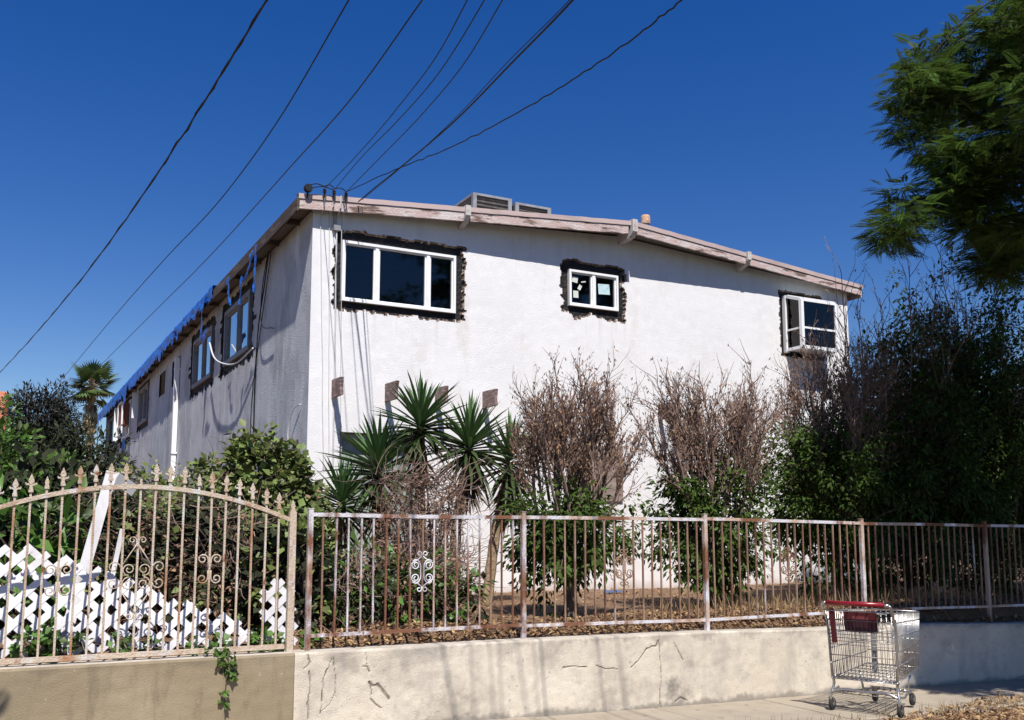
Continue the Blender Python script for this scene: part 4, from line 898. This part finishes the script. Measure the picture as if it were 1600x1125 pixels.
def bush(name, label, cat, ells, n, per, size, wr, material, R=.14, stems=20, lo=.55, droop=.3, extra=None, z0=None, stem_mat='bark', tangle=None, group=None):
    c0 = ells[0][0]; zb_ = yz(c0[0], c0[1]) - .03 if z0 is None else z0
    t = thing(name, (c0[0], c0[1], zb_), label, cat, group); Cs = []
    for i, (c, r) in enumerate(ells): Cs.append(ell_points(c, r, max(3, int(n * r[0] * r[1] * r[2] / sum(e[1][0] * e[1][1] * e[1][2] for e in ells))), lo, zmin=zb_ + .05, rough=.22, seed=i + c[0]))
    C = np.concatenate(Cs)
    C = C[(C[:, 1] > 7.55) & ~((C[:, 0] > 3.72) & (C[:, 1] > 13.4))]
    part_leaves('foliage', t, cluster_leaves(C, R, per, size, wr, droop=droop, out=np.asarray(c0)), material)
    g = G()
    for k in range(stems):
        c = C[random.randrange(len(C))]; b = Vector((c0[0] + random.gauss(0, .08), c0[1] + random.gauss(0, .08), zb_)); m_ = b.lerp(Vector(c), .5) + Vector((random.gauss(0, .08), random.gauss(0, .08), .1))
        g.tube(smooth_path([b, m_, tuple(c)], 4), [.022 * (1 - .09 * i) for i in range(9)], 5, cap=False)
    g.build('stems', stem_mat, t)
    if extra:
        for (m2, n2, per2, s2, w2) in extra:
            C2 = np.concatenate([ell_points(c, r, max(3, n2 // len(ells)), lo * .8, zmin=zb_ + .05, rough=.2, seed=5 + i) for i, (c, r) in enumerate(ells)])
            C2 = C2[(C2[:, 1] > 7.55) & ~((C2[:, 0] > 3.72) & (C2[:, 1] > 13.4))]
            part_leaves('dry_leaves' if 'dry' in m2 else 'mixed_leaves', t, cluster_leaves(C2, R, per2, s2, w2, droop=.4), m2)  # dark_leaf extras put the shade inside the mass into leaf colour
    if tangle:
        g = G(); 
        for k in range(tangle):
            (c, r) = random.choice(ells); p = Vector([c[i] + r[i] * random.uniform(-.9, .9) for i in range(3)]); p.z = max(p.z, zb_ + .05)
            if p.y < 7.6 or (p.x > 3.7 and p.y > 13.3): continue
            d = Vector((random.gauss(0, 1), random.gauss(0, 1), random.gauss(.2, .7))); tips = []
            grow(g, p, d, random.uniform(.25, .6), .005, 0, [(0, 0, 0, 0, .0, .35)], tips, 5, 3)
        g.build('dry_vines', 'twig', t)
    return t
# ivy and shrubs behind gate and fence
bush('ivy_mound', 'big rounded ivy covered mound at the left front corner of the house', 'ivy', [((2.42, 10.1, 2.05), (.43, .5, .66)), ((2.70, 10.2, 1.55), (.38, .45, .8)), ((2.2, 10.2, 1.45), (.36, .45, .7))], 560, 24, .08, .8, 'ivy_leaf', R=.12, lo=.8, extra=[('dry_leaf', 60, 10, .06, .5)], tangle=200)
bush('vine_tangle', 'tangle of brown vines with sparse leaves behind the right half of the gate', 'vines', [((1.55, 9.2, 1.3), (.75, .55, .75)), ((1.0, 9.6, 1.35), (.5, .5, .8)), ((1.9, 8.7, 1.15), (.4, .4, .6))], 110, 12, .06, .7, 'ivy_leaf', lo=.3, stem_mat='twig', extra=[('dry_leaf', 190, 16, .05, .5), ('dark_leaf', 150, 24, .09, .7)], tangle=900)
bush('low_ivy', 'low ivy running along the foot of the grey side wall', 'ivy', [((2.9, 15.6, 1.9), (.7, 1.0, .92)), ((2.1, 16.4, 1.9), (.75, 1.0, .85)), ((1.6, 15.2, 1.5), (.5, .8, .75))], 260, 20, .095, .75, 'ivy_leaf', R=.17, lo=.7, extra=[('dry_leaf', 70, 14, .08, .5), ('ivy_bright', 40, 10, .08, .7)], tangle=160)
bush('leafy_plant', 'bright broad leaved plant behind the left half of the gate', 'plant', [((.35, 9.6, 1.45), (.55, .5, .6)), ((-.2, 9.3, 1.3), (.4, .4, .55))], 60, 8, .24, .34, 'citrus_leaf', R=.2, lo=.4, droop=.25)
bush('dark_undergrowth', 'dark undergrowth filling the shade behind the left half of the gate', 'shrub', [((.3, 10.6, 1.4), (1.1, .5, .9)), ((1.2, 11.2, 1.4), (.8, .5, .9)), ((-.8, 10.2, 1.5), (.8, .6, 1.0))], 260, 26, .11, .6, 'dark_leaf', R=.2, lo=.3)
bush('citrus_bush', 'glossy bright green bush at the left edge of the view', 'bush', [((-.05, 15, 2.15), (.62, .7, 1.15)), ((-.7, 15.2, 2.3), (.7, .8, 1.2))], 300, 24, .12, .45, 'citrus_leaf', R=.2, lo=.6, droop=.35)
bush('dark_shrub', 'tall dark shrub below the palm', 'shrub', [((1.7, 28, 2.3), (1.05, 1.1, 2.1)), ((.6, 27, 2.1), (1.0, 1.0, 1.95)), ((2.6, 29, 2.2), (.85, 1, 2.0))], 620, 26, .17, .35, 'dark_leaf', R=.34, lo=.6)
bush('yellow_shrub', 'yellow green sunlit shrub top in front of the dark shrub', 'shrub', [((.9, 19.5, 2.0), (.6, .7, 1.25))], 70, 14, .12, .45, 'ivy_bright', R=.22, lo=.5)
bush('dried_shrub', 'rounded dried brown shrub in front of the yuccas', 'shrub', [((4.0, 9.6, 1.7), (.5, .45, .68))], 150, 16, .04, .4, 'dry_leaf', R=.1, lo=.3, stem_mat='twig', stems=60, tangle=700)
bush('green_shrub', 'low green shrub behind the left fence panel', 'shrub', [((3.35, 8.6, 1.15), (.55, .4, .42)), ((2.7, 8.5, 1.1), (.4, .4, .42)), ((3.85, 8.7, 1.1), (.35, .35, .38))], 110, 20, .085, .42, 'citrus_leaf', R=.14, lo=.35, extra=[('dry_leaf', 130, 14, .05, .5), ('dark_leaf', 36, 18, .1, .5)], tangle=320)
bush('post_ivy', 'ivy climbing between the gate post and the first fence post', 'ivy', [((2.36, 8.3, 1.35), (.28, .3, .62)), ((2.1, 8.6, 1.3), (.2, .3, .6))], 90, 16, .075, .8, 'ivy_leaf', R=.11, lo=.4, extra=[('dark_leaf', 60, 18, .09, .6)], tangle=90)
# ivy creeping over the gate foot and trailing down the wall
cr = thing('creeping_ivy', (.8, 7.45, .8), 'ivy creeping through the lattice and along the gate foot', 'ivy')
C = np.array([(x_, 7.50 + .22 * random.random(), .83 + abs(random.gauss(0, .05)) + (.18 * max(0, 1 - abs(x_ - .45) / .5)) * random.random()) for x_ in np.r_[RNG.uniform(-.2, 1.9, 22), RNG.uniform(.2, .7, 7), RNG.uniform(1.75, 2.3, 14)]])
part_leaves('foliage', cr, cluster_leaves(C, .06, 10, .06, .85, droop=.2), 'ivy_bright')
g = G()
for c in C[::3]: g.tube(smooth_path([(c[0] + .1, 7.6, .80), (c[0] + .03, 7.55, .86), tuple(c)], 3), .004, 4)
g.build('stems', 'bark', cr, kind='stuff')
ts = thing('trailing_ivy', (1.58, 7.34, .82), 'small sprig of ivy hanging down over the beige wall', 'ivy')
C = np.array([(1.5 + .09 * random.gauss(0, .5) + .012 * k, 7.36 - .08 * min(1, k / 4), .86 - .026 * k + .02 * random.random()) for k in range(8) for _ in range(2)] + [(1.52, 7.28, .56), (1.53, 7.28, .5)])
part_leaves('foliage', ts, cluster_leaves(C, .03, 7, .042, .75, droop=.7), 'ivy_bright')
g = G(); g.tube(smooth_path([(1.6, 7.5, .82), (1.55, 7.3, .82), (1.53, 7.275, .6), (1.535, 7.28, .35), (1.545, 7.285, .26)], 5), .0035, 4).build('stems', 'bark', ts)

# ---------------------------------------------------------------- yuccas
def yleaf(rv, bend):
    g = G(); n = 5; L, Wd = 1.0, .095; v = []
    for i in range(n + 1):
        t = i / n; w = Wd * (.55 + 1.1 * t * (1 - t) * 1.6 - .55 * t ** 3) * (1 if t < 1 else 0.02); z = -bend * t * t
        v += [(t * L, -w / 2, z + w * .28), (t * L, 0, z), (t * L, w / 2, z + w * .28)]
    g.add(v, [q for i in range(n) for q in ((3 * i, 3 * i + 3, 3 * i + 4, 3 * i + 1), (3 * i + 1, 3 * i + 4, 3 * i + 5, 3 * i + 2))])
    me = g.mesh('leaf', 'yucca_leaf', True); at = me.attributes.new('rnd', 'FLOAT', 'POINT'); at.data.foreach_set('value', [rv] * len(g.v)); return me
YL = [yleaf(r, b) for r, b in ((.15, .24), (.4, .13), (.65, .08), (.9, .05))]
def yucca(base, head, label, L=.62, n=110, tilt=(0, 0), dead=70):
    base = Vector((base[0], base[1], yz(base[0], base[1]) - .03)); head = Vector(head)
    t = thing('yucca', base, label, 'yucca', 'yuccas in front of the house')
    g = G(); m_ = base.lerp(head, .5) + Vector((random.gauss(0, .05), .05, 0)); P = smooth_path([base, m_, head], 6)
    g.tube(P, [.075 - .002 * i + .008 * (i % 2) for i in range(len(P))], 8).build('trunk', 'palm_bark', t)
    ax = Vector((tilt[0], tilt[1], 1)).normalized(); q0 = Vector((0, 0, 1)).rotation_difference(ax)
    for i in range(n):
        f = i / n; az = i * 2.39996; el = math.radians(84 - 118 * f ** .85 + random.gauss(0, 8))
        d = Vector((math.cos(az) * math.cos(el), math.sin(az) * math.cos(el), math.sin(el))); d.rotate(q0)
        side = d.cross(Vector((0, 0, 1))).normalized(); upv = side.cross(d).normalized()
        s = L * random.uniform(.8, 1.1) * (1 - .22 * (1 - f) ** 3)
        M = Matrix((d, -side, upv)).transposed().to_4x4()
        o = bpy.data.objects.new('leaf', YL[min(3, int((1 - f) * 3.2 + random.random() * .9))]); COL.objects.link(o); o.parent = t
        o.matrix_basis = Matrix.Translation(head - base + Vector((0, 0, .10 - .22 * f)) + d * .03) @ M @ Matrix.Diagonal((s, s * .8, s, 1))
    k = dead; az = RNG.uniform(0, 6.283, k); el = np.radians(RNG.uniform(-85, -40, k)); D = np.stack([np.cos(az) * np.cos(el), np.sin(az) * np.cos(el), np.sin(el)], 1)
    P = np.array([tuple(head)]) + np.stack([np.cos(az) * .05, np.sin(az) * .05, -RNG.uniform(.1, .65, k)], 1)
    part_leaves('dead_leaves', t, (P, D, rdir(k), RNG.uniform(.3, .5, k), RNG.uniform(.03, .045, k)), 'yucca_dead')
    return t
yucca((3.80, 11.5), (3.70, 11.4, 2.02), 'lowest yucca, leftmost of the group beside the ivy mound', .64, 100)
yucca((4.3, 11.6), (4.20, 11.5, 2.45), 'broad yucca in front of the green door left of the tallest', .78, 118, (-.1, 0))
yucca((4.9, 11.7), (4.75, 11.5, 3.02), 'tallest yucca, rising over the others before the joist ends', .74, 124)
yucca((5.25, 11.5), (5.40, 11.4, 2.78), 'yucca right of the tallest with a dark hanging skirt', .76, 120, (.05, 0))
yucca((5.7, 11.5), (6.02, 11.45, 2.62), 'rightmost yucca on a slanting trunk beside the half dead tree', .68, 100, (.15, 0), 150)

# ---------------------------------------------------------------- jacaranda on the right
def fronds(C, per, R, L0=.36, pairs=10, pl=.34, wr=.42):
    C = np.asarray(C); n = len(C) * per
    off = rdir(n) * (RNG.random(n) ** .45)[:, None] * R * np.array([1.15, 1.15, .62]); B = np.repeat(C, per, 0) + off
    ax = nrm(off * .8 / R + rdir(n) * .6); ax[:, 2] = ax[:, 2] * .4 - .05; ax = nrm(ax)
    up = np.tile([0, 0, 1.0], (n, 1)) + rdir(n) * .35; sd = nrm(np.cross(ax, up)); nn = np.cross(sd, ax); L = L0 * RNG.uniform(.7, 1.25, n)
    P = []; D = []; N = []; Ln = []; rn = []; r0 = RNG.random(n)
    for i in range(pairs):
        t = (i + 1) / pairs; pos = B + ax * (L * t)[:, None] - np.array([0, 0, 1]) * (L * .2 * t * t)[:, None]
        for s in (-1, 1):
            P.append(pos); D.append(sd * s + ax * .3 - nn * .1); N.append(nn); Ln.append(L * pl * (1 - .55 * abs(t - .42) / .58)); rn.append(r0)
    return np.concatenate(P), np.concatenate(D), np.concatenate(N), np.concatenate(Ln), np.concatenate(Ln) * wr, np.concatenate(rn)
def feather_tree(name, label, base, cc, rr, n, per, extra=(), shell=.5, R=.5, zmin=4.2, pods=0, limbs=16, trunk_r=.2, mat_='jacaranda_leaf', L0=.21):
    t = thing(name, base, label, 'tree'); base = Vector(base); cc = np.asarray(cc)
    C = ell_points(cc, rr, n, shell, zmin=zmin, rough=.16, seed=3.3)
    if pods: C = C[C[:, 0] > 1.46 * C[:, 1]]               # the side towards the house is listed in extra
    if len(extra): C = np.concatenate([C, np.array(extra)])
    near = (C[:, 0] < 1.75 * C[:, 1]) & (C[:, 0] > 0)
    for sel, k, pr_, w_ in ((near, int(per * 1.35), 12, .46), (~near, int(per * .9), 8, .6)):
        if not sel.any(): continue
        P, D, N, L, Wd, rn = fronds(C[sel], k, R, L0, pr_, .24 if pr_ > 10 else .32, w_); part_leaves('crown', t, (P, D, N, L, Wd), mat_, rnd=rn, fold=.05)
    g = G(); fork = Vector((base.x - .1, base.y + .1, base.z + (zmin - base.z) * .6)); P_ = smooth_path([base, base.lerp(fork, .5) + Vector((.06, .05, 0)), fork], 5)
    g.tube(P_, [trunk_r * (1.35 - .5 * i / 10) for i in range(len(P_))], 10).build('trunk', 'bark', t, smooth=True)
    g = G(); step = max(1, len(C) // (limbs * 5)); ends = [Vector(c) for c in C[::step]] + [Vector(e) for e in list(extra)[::3]]
    mains = [Vector(cc + (np.array(rr) * .55) * v) for v in rdir(limbs) * [1, 1, .6] + [0, 0, .1]]
    for m_ in mains: g.tube(smooth_path([fork, fork.lerp(m_, .5) + Vector((0, 0, .5)), m_], 5), [trunk_r * .34 * (1 - .08 * i) for i in range(11)], 6, cap=False)
    for e in ends:
        m_ = min(mains, key=lambda q: (q - e).length); g.tube(smooth_path([m_, m_.lerp(e, .35) + Vector((random.gauss(0, .2), random.gauss(0, .2), .25)), m_.lerp(e, .72) + Vector((random.gauss(0, .15), random.gauss(0, .15), .22)), e], 4), [.016 * (1 - .06 * i) for i in range(13)], 4, cap=False)
        for k in range(3): g.tube([e, e + Vector((random.gauss(0, .16), random.gauss(0, .16), random.gauss(-.1, .14)))], [.006, .003], 3, cap=False)
    g.build('limbs', 'bark_dark', t, smooth=True)
    if pods:
        for k in range(pods):
            c = C[random.randrange(len(C))] if k % 3 else np.array(random.choice(list(extra))); p = Vector(c) + Vector((random.gauss(0, .12), -abs(random.gauss(.15, .08)), random.gauss(-.05, .08)))
            g = G(); g.lathe(p, [(0, -.012), (.022, -.009), (.03, 0), (.022, .009), (0, .012)], 8, axis='Y').build('seed_pod', 'litter_pod', t, smooth=True)
    return t
mat('litter_pod', (.42, .27, .17), rough=.8)
JX = [(9.44,7.48,6.25),(9.97,7.09,5.9),(12.87,8.09,7.47),(9.74,7.2,5.85),(10.81,7.68,5.28),(10.37,7.08,5.8),(10.9,7.39,6.31),(10.98,8.14,6.05),(10.81,7.51,5.02),(12.34,8.22,7.53),(11.19,7.18,8.31),(9.89,7.39,5.99),(10.27,7.46,7.04),(11.45,8.18,6.72),(11.56,8.11,5.24),(11.37,7.21,6.01),(12.26,8.18,5.19),(10.1,7.27,5.65),(11.12,7.37,6.42),(9.82,8.29,5.36),(9.01,7.53,5.23),(10.34,7.06,5.03),(11.99,8.15,7.94),(13.12,8.3,7.44),(9.76,7.79,6.97),(12.7,8.25,8.23),(11.78,7.6,7.46),(10.66,7.77,6.19),(11.42,8.22,6.57),(10.92,7.94,7.18),(10.52,8.27,7.79),(9.65,7.01,6.11),(9.35,7.03,5.94),(9.99,7.08,5.88),(11.23,7.88,7.08),(10.35,7.96,5.94),(9.88,7.77,6.79),(9.64,7.41,6.96),(9.7,7.39,6.07),(10.79,7.29,7.39),(10.98,7.24,7.7),(9.51,7.13,5.57),(10.54,8.08,7.58),(10.72,7.59,5.17),(11.24,8.05,8.35),(11.3,7.36,8.07),(12.02,8.05,6.53),(9.68,7.54,7.1),(10.99,8.2,7.4),(12.77,8.28,5.66),(12.54,7.97,8.49),(11.56,7.67,6.23),(9.42,7.3,6.95),(11.67,8.17,5.29),(10.8,7.02,6.22),(11.03,7.39,8.06),(10.83,7.54,6.62),(11.58,7.44,6.37),(9.89,7.22,5.21),(11.85,8.05,5.29),(12.03,7.82,9.26),(11.43,7.35,8.67),(9.63,7.55,6.38),(11.85,7.65,8.78),(9.71,7.46,7.19),(10.66,7.47,6.31),(8.97,7.16,6.84),(10.36,7.49,5.76),(10.53,8.02,6.41),(10.66,7.48,6.95),(10.25,7.55,5.81),(10.64,7.32,6.76),(9.75,7.09,5.61),(10.93,8.14,7.29),(12.81,8.17,7.94),(11.47,7.6,7.89),(9.5,7.86,5.35),(11.97,7.87,5.81),(10.46,7.13,6.25),(8.59,7.06,5.12),(10.93,7.03,7.83),(12.47,8.1,9.0),(11.74,8.24,5.69),(9.78,7.05,5.22),(11.76,7.93,7.01),(9.9,8.21,5.77),(10.1,7.31,5.23),(10.56,7.51,5.65),(9.84,7.46,6.9),(9.53,7.21,5.41),(11.32,7.88,5.87),(10.79,7.84,6.9),(11.15,7.12,8.06),(11.15,7.67,5.13),(9.68,7.24,5.55),(10.33,7.3,7.27),(10.54,7.38,4.83),(11.85,8.11,7.53),(10.32,7.28,7.45),(10.57,8.01,7.6),(10.32,7.61,6.25),(11.56,7.72,5.59),(10.97,8.11,6.03),(10.87,8.25,6.0),(10.0,7.31,7.53),(11.98,8.25,6.44),(11.15,7.25,7.73),(11.75,8.17,5.58),(10.31,7.95,7.09),(11.39,7.46,7.68),(9.77,7.01,5.66),(9.96,7.63,6.84),(12.15,7.71,7.53),(11.91,8.15,8.92),(12.94,8.22,9.31),(11.75,7.88,7.93),(10.42,7.35,5.37),(11.45,7.87,5.03),(10.9,7.93,7.51),(10.43,7.24,6.27),(9.66,7.6,7.47),(9.35,7.6,6.87),(9.31,7.6,6.5),(9.22,7.6,5.66),(8.92,7.6,5.11),(9.05,7.6,5.05),(10.61,7.6,4.95),(10.85,7.6,4.9)]
while len(JX) < 240:                                     # the crown's low near side over the verge
    q = (random.uniform(7.6, 11.5), random.uniform(3.3, 5.6), random.uniform(4.9, 7.2))
    if q[0] / q[1] > 1.56: JX.append(q)
feather_tree('jacaranda_tree', 'feathery leaved tree overhanging the upper right corner', (12.4, 4.9, gz(12.4) - .06), (12.55, 4.1, 6.7), (4.5, 4.6, 3.9), 320, 56, JX, .5, .27, 4.9, 60, 18, .26)
feather_tree('street_tree', 'small street tree just beyond the left edge, shading the beige wall', (-2.6, 4.6, gz(-2.6) - .06), (-2.7, 4.0, 4.0), (1.6, 1.6, 1.0), 46, 26, [(-.78, 5.0, 3.6), (-1.0, 5.0, 3.5), (-1.3, 5.0, 3.8), (-.72, 4.9, 3.3), (-.85, 5.1, 3.2)], .3, .36, 3.2, 0, 8, .09)

# ---------------------------------------------------------------- far left: dark tree, palm, neighbour house
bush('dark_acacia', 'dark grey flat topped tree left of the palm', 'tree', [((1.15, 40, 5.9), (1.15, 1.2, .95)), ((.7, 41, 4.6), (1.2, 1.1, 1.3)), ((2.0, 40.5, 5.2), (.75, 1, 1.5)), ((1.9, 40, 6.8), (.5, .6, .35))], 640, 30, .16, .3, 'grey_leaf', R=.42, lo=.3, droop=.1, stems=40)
pm = thing('fan_palm', (4.05, 54, .7), 'fan palm with shaggy dead skirt behind the far end of the house', 'palm')
g = G(); P = smooth_path([(4.1, 54, .7), (4.15, 54, 4.5), (4.03, 54, 9.1)], 6); g.tube(P, [.21 - .005 * i for i in range(13)], 10).build('trunk', 'palm_bark', pm)
def fan(c, d, L, R, material, name='frond'):
    d = Vector(d).normalized(); c = Vector(c); hub = c + d * L; side = d.cross(Vector((0, 0, 1))); side = side.normalized() if side.length > .05 else Vector((1, 0, 0)); up = side.cross(d)
    n = 18; a = np.linspace(-2.0, 2.0, n); P = np.tile(np.array(hub), (n, 1)); D = np.array([tuple(d * math.cos(x) + side * math.sin(x) - up * (.15 + .2 * abs(math.sin(x)))) for x in a])
    me = leaf_mesh(name, P, D, np.tile(np.array(up), (n, 1)), R * (1 - .25 * np.abs(a) / 2.2), R * .13, material, np.full(n, random.random()), mid=.55); o = link(name, me, pm)
    g = G(); g.tube([c, c.lerp(hub, .5) + Vector((0, 0, .04)), hub], .03, 4, cap=False); me2 = g.mesh('stalk', 'palm_bark'); link('stalk', me2, o)
for i in range(30):
    az = i * 2.4; el = math.radians(80 - 125 * (i / 30) + random.gauss(0, 8)); fan((4.03, 54, 9.15), (math.cos(az) * math.cos(el), math.sin(az) * math.cos(el), math.sin(el)), random.uniform(.45, 1.0), random.uniform(.7, .9), 'palm_leaf')
for i in range(26):
    az = i * 2.4; el = math.radians(random.uniform(-85, -50)); fan((4.05, 54, 8.9 - 1.6 * random.random()), (math.cos(az) * math.cos(el), math.sin(az) * math.cos(el), math.sin(el)), .32, .55, 'palm_dead', 'dead_frond')
nh = thing('neighbour_house', (-5, 38, .7), 'neighbouring house with orange clay tile roof at the far left edge', 'house')
g = G(); g.box((-9, 38.2, .6), (-.05, 46, 4.9)).build('wall', 'stucco', nh)
g = G(); g.box((-9.2, 37.75, 4.88), (.2, 37.85, 5.06)).build('fascia', 'vinyl', nh)
rf = G(); rf.prism([(-9.2, 37.8, 5.0), (.2, 37.8, 5.0), (.2, 42, 7.0), (-9.2, 42, 7.0)], (0, 0, .06)); rfo = rf.build('roof', 'tile', nh)
tm = G(); k = 6
tm.add([(.13 * math.cos(math.pi * j / k), y_, .10 * math.sin(math.pi * j / k)) for y_ in (0, .46) for j in range(k + 1)], [(j, j + 1, k + 2 + j, k + 1 + j) for j in range(k)] + [tuple(range(k + 1))[::-1]]); TM = tm.mesh('roof_tile', 'tile')
for r_ in range(6):
    for c_ in range(7):
        o = bpy.data.objects.new('roof_tile', TM); COL.objects.link(o); o.parent = rfo; o.matrix_parent_inverse = Matrix.Identity(4)
        o.location = (.06 - .27 * c_, 37.72 + .40 * r_, 5.03 + .19 * r_ + .03); o.rotation_euler = (math.atan(2 / 4.2) - .06, 0, random.uniform(-.03, .03))

# ---------------------------------------------------------------- litter, dry grass, small debris
def litter(name, label, n, fx, fy, fz, size, material='litter_leaf'):
    x = fx(n); y = fy(n, x); z = np.array([fz(a, b) for a, b in zip(x, y)]) + np.abs(RNG.normal(size=n)) * .012
    P = np.stack([x, y, z], 1); D = rdir(n); D[:, 2] = D[:, 2] * .35 + .08; N = rdir(n) * .5; N[:, 2] += 1
    L = size * RNG.uniform(.5, 1.3, n); o = link(name, leaf_mesh(name, P, D, N, L, L * RNG.uniform(.35, .6, n), material), None, 'stuff'); o['label'] = label; o['category'] = 'dead leaves'
litter('leaf_litter', 'brown fallen leaves heaped behind the fence foot', 9000, lambda n: RNG.uniform(2.2, 11, n), lambda n, x: 7.47 + np.abs(RNG.normal(size=n)) * .5, yz, .055)
litter('yard_litter', 'scattered dead leaves over the bare yard', 4500, lambda n: RNG.uniform(2.5, 14, n), lambda n, x: RNG.uniform(8, 13.5, n), yz, .05)
litter('verge_litter', 'brown dead leaves lying on the verge right of the cart', 9000, lambda n: RNG.uniform(5.6, 13, n), lambda n, x: 6.15 + .28 * np.clip((x - 7.2) / 1.5, -.6, 1) - np.abs(RNG.normal(size=n)) * .85, lambda a, b: gz(a) + (.004 if b > 6.13 else -.015), .05)
def grass(name, label, spots, per, h, material):
    P = []; 
    for (x_, y_) in spots: P += [(x_ + random.gauss(0, .05), y_ + random.gauss(0, .04), gz(x_) - .02) for _ in range(per)]
    P = np.array(P); n = len(P); D = rdir(n) * .45; D[:, 2] = 1; L = h * RNG.uniform(.4, 1.2, n)
    o = link(name, leaf_mesh(name, P, D, rdir(n), L, .006, material, fold=0), None, 'stuff'); o['label'] = label; o['category'] = 'grass'
grass('dry_grass', 'thin dry grass tufts along the edge of the pavement', [(RNG.uniform(4.8, 11), 6.12 + random.gauss(0, .05)) for _ in range(60)] + [(RNG.uniform(6.9, 9.5), 6.2 + random.gauss(0, .12)) for _ in range(10)], 9, .12, 'grass_dry')
P = np.array([(RNG.uniform(6.6, 11), RNG.uniform(7.6, 9.4)) for _ in range(1500)]); P = np.c_[P, [yz(a, b) - .01 for a, b in P]]; D = rdir(1500) * .5; D[:, 2] = 1
o = link('yard_grass', leaf_mesh('yard_grass', P, D, rdir(1500), RNG.uniform(.06, .24, 1500), .007, 'grass_dry', fold=0), None, 'stuff'); o['label'] = 'dry brown weeds on the yard under the trees'; o['category'] = 'grass'
g = G(); v = []; x0, y0 = 8.15, 12.3; n = 10
for i in range(n + 1):
    for j in range(n + 1): v.append((x0 + .32 * i / n + .03 * fn(i, j), y0 + .22 * j / n, yz(x0, y0) + .02 + .07 * abs(fn(i * .5, j * .5, 4))))
g.add(v, [(i * (n + 1) + j, (i + 1) * (n + 1) + j, (i + 1) * (n + 1) + j + 1, i * (n + 1) + j + 1) for i in range(n) for j in range(n)])
tag(g.build('crumpled_rag', 'cloth_blue', smooth=True), 'crumpled blue rag lying on the yard near the house wall', 'rag')
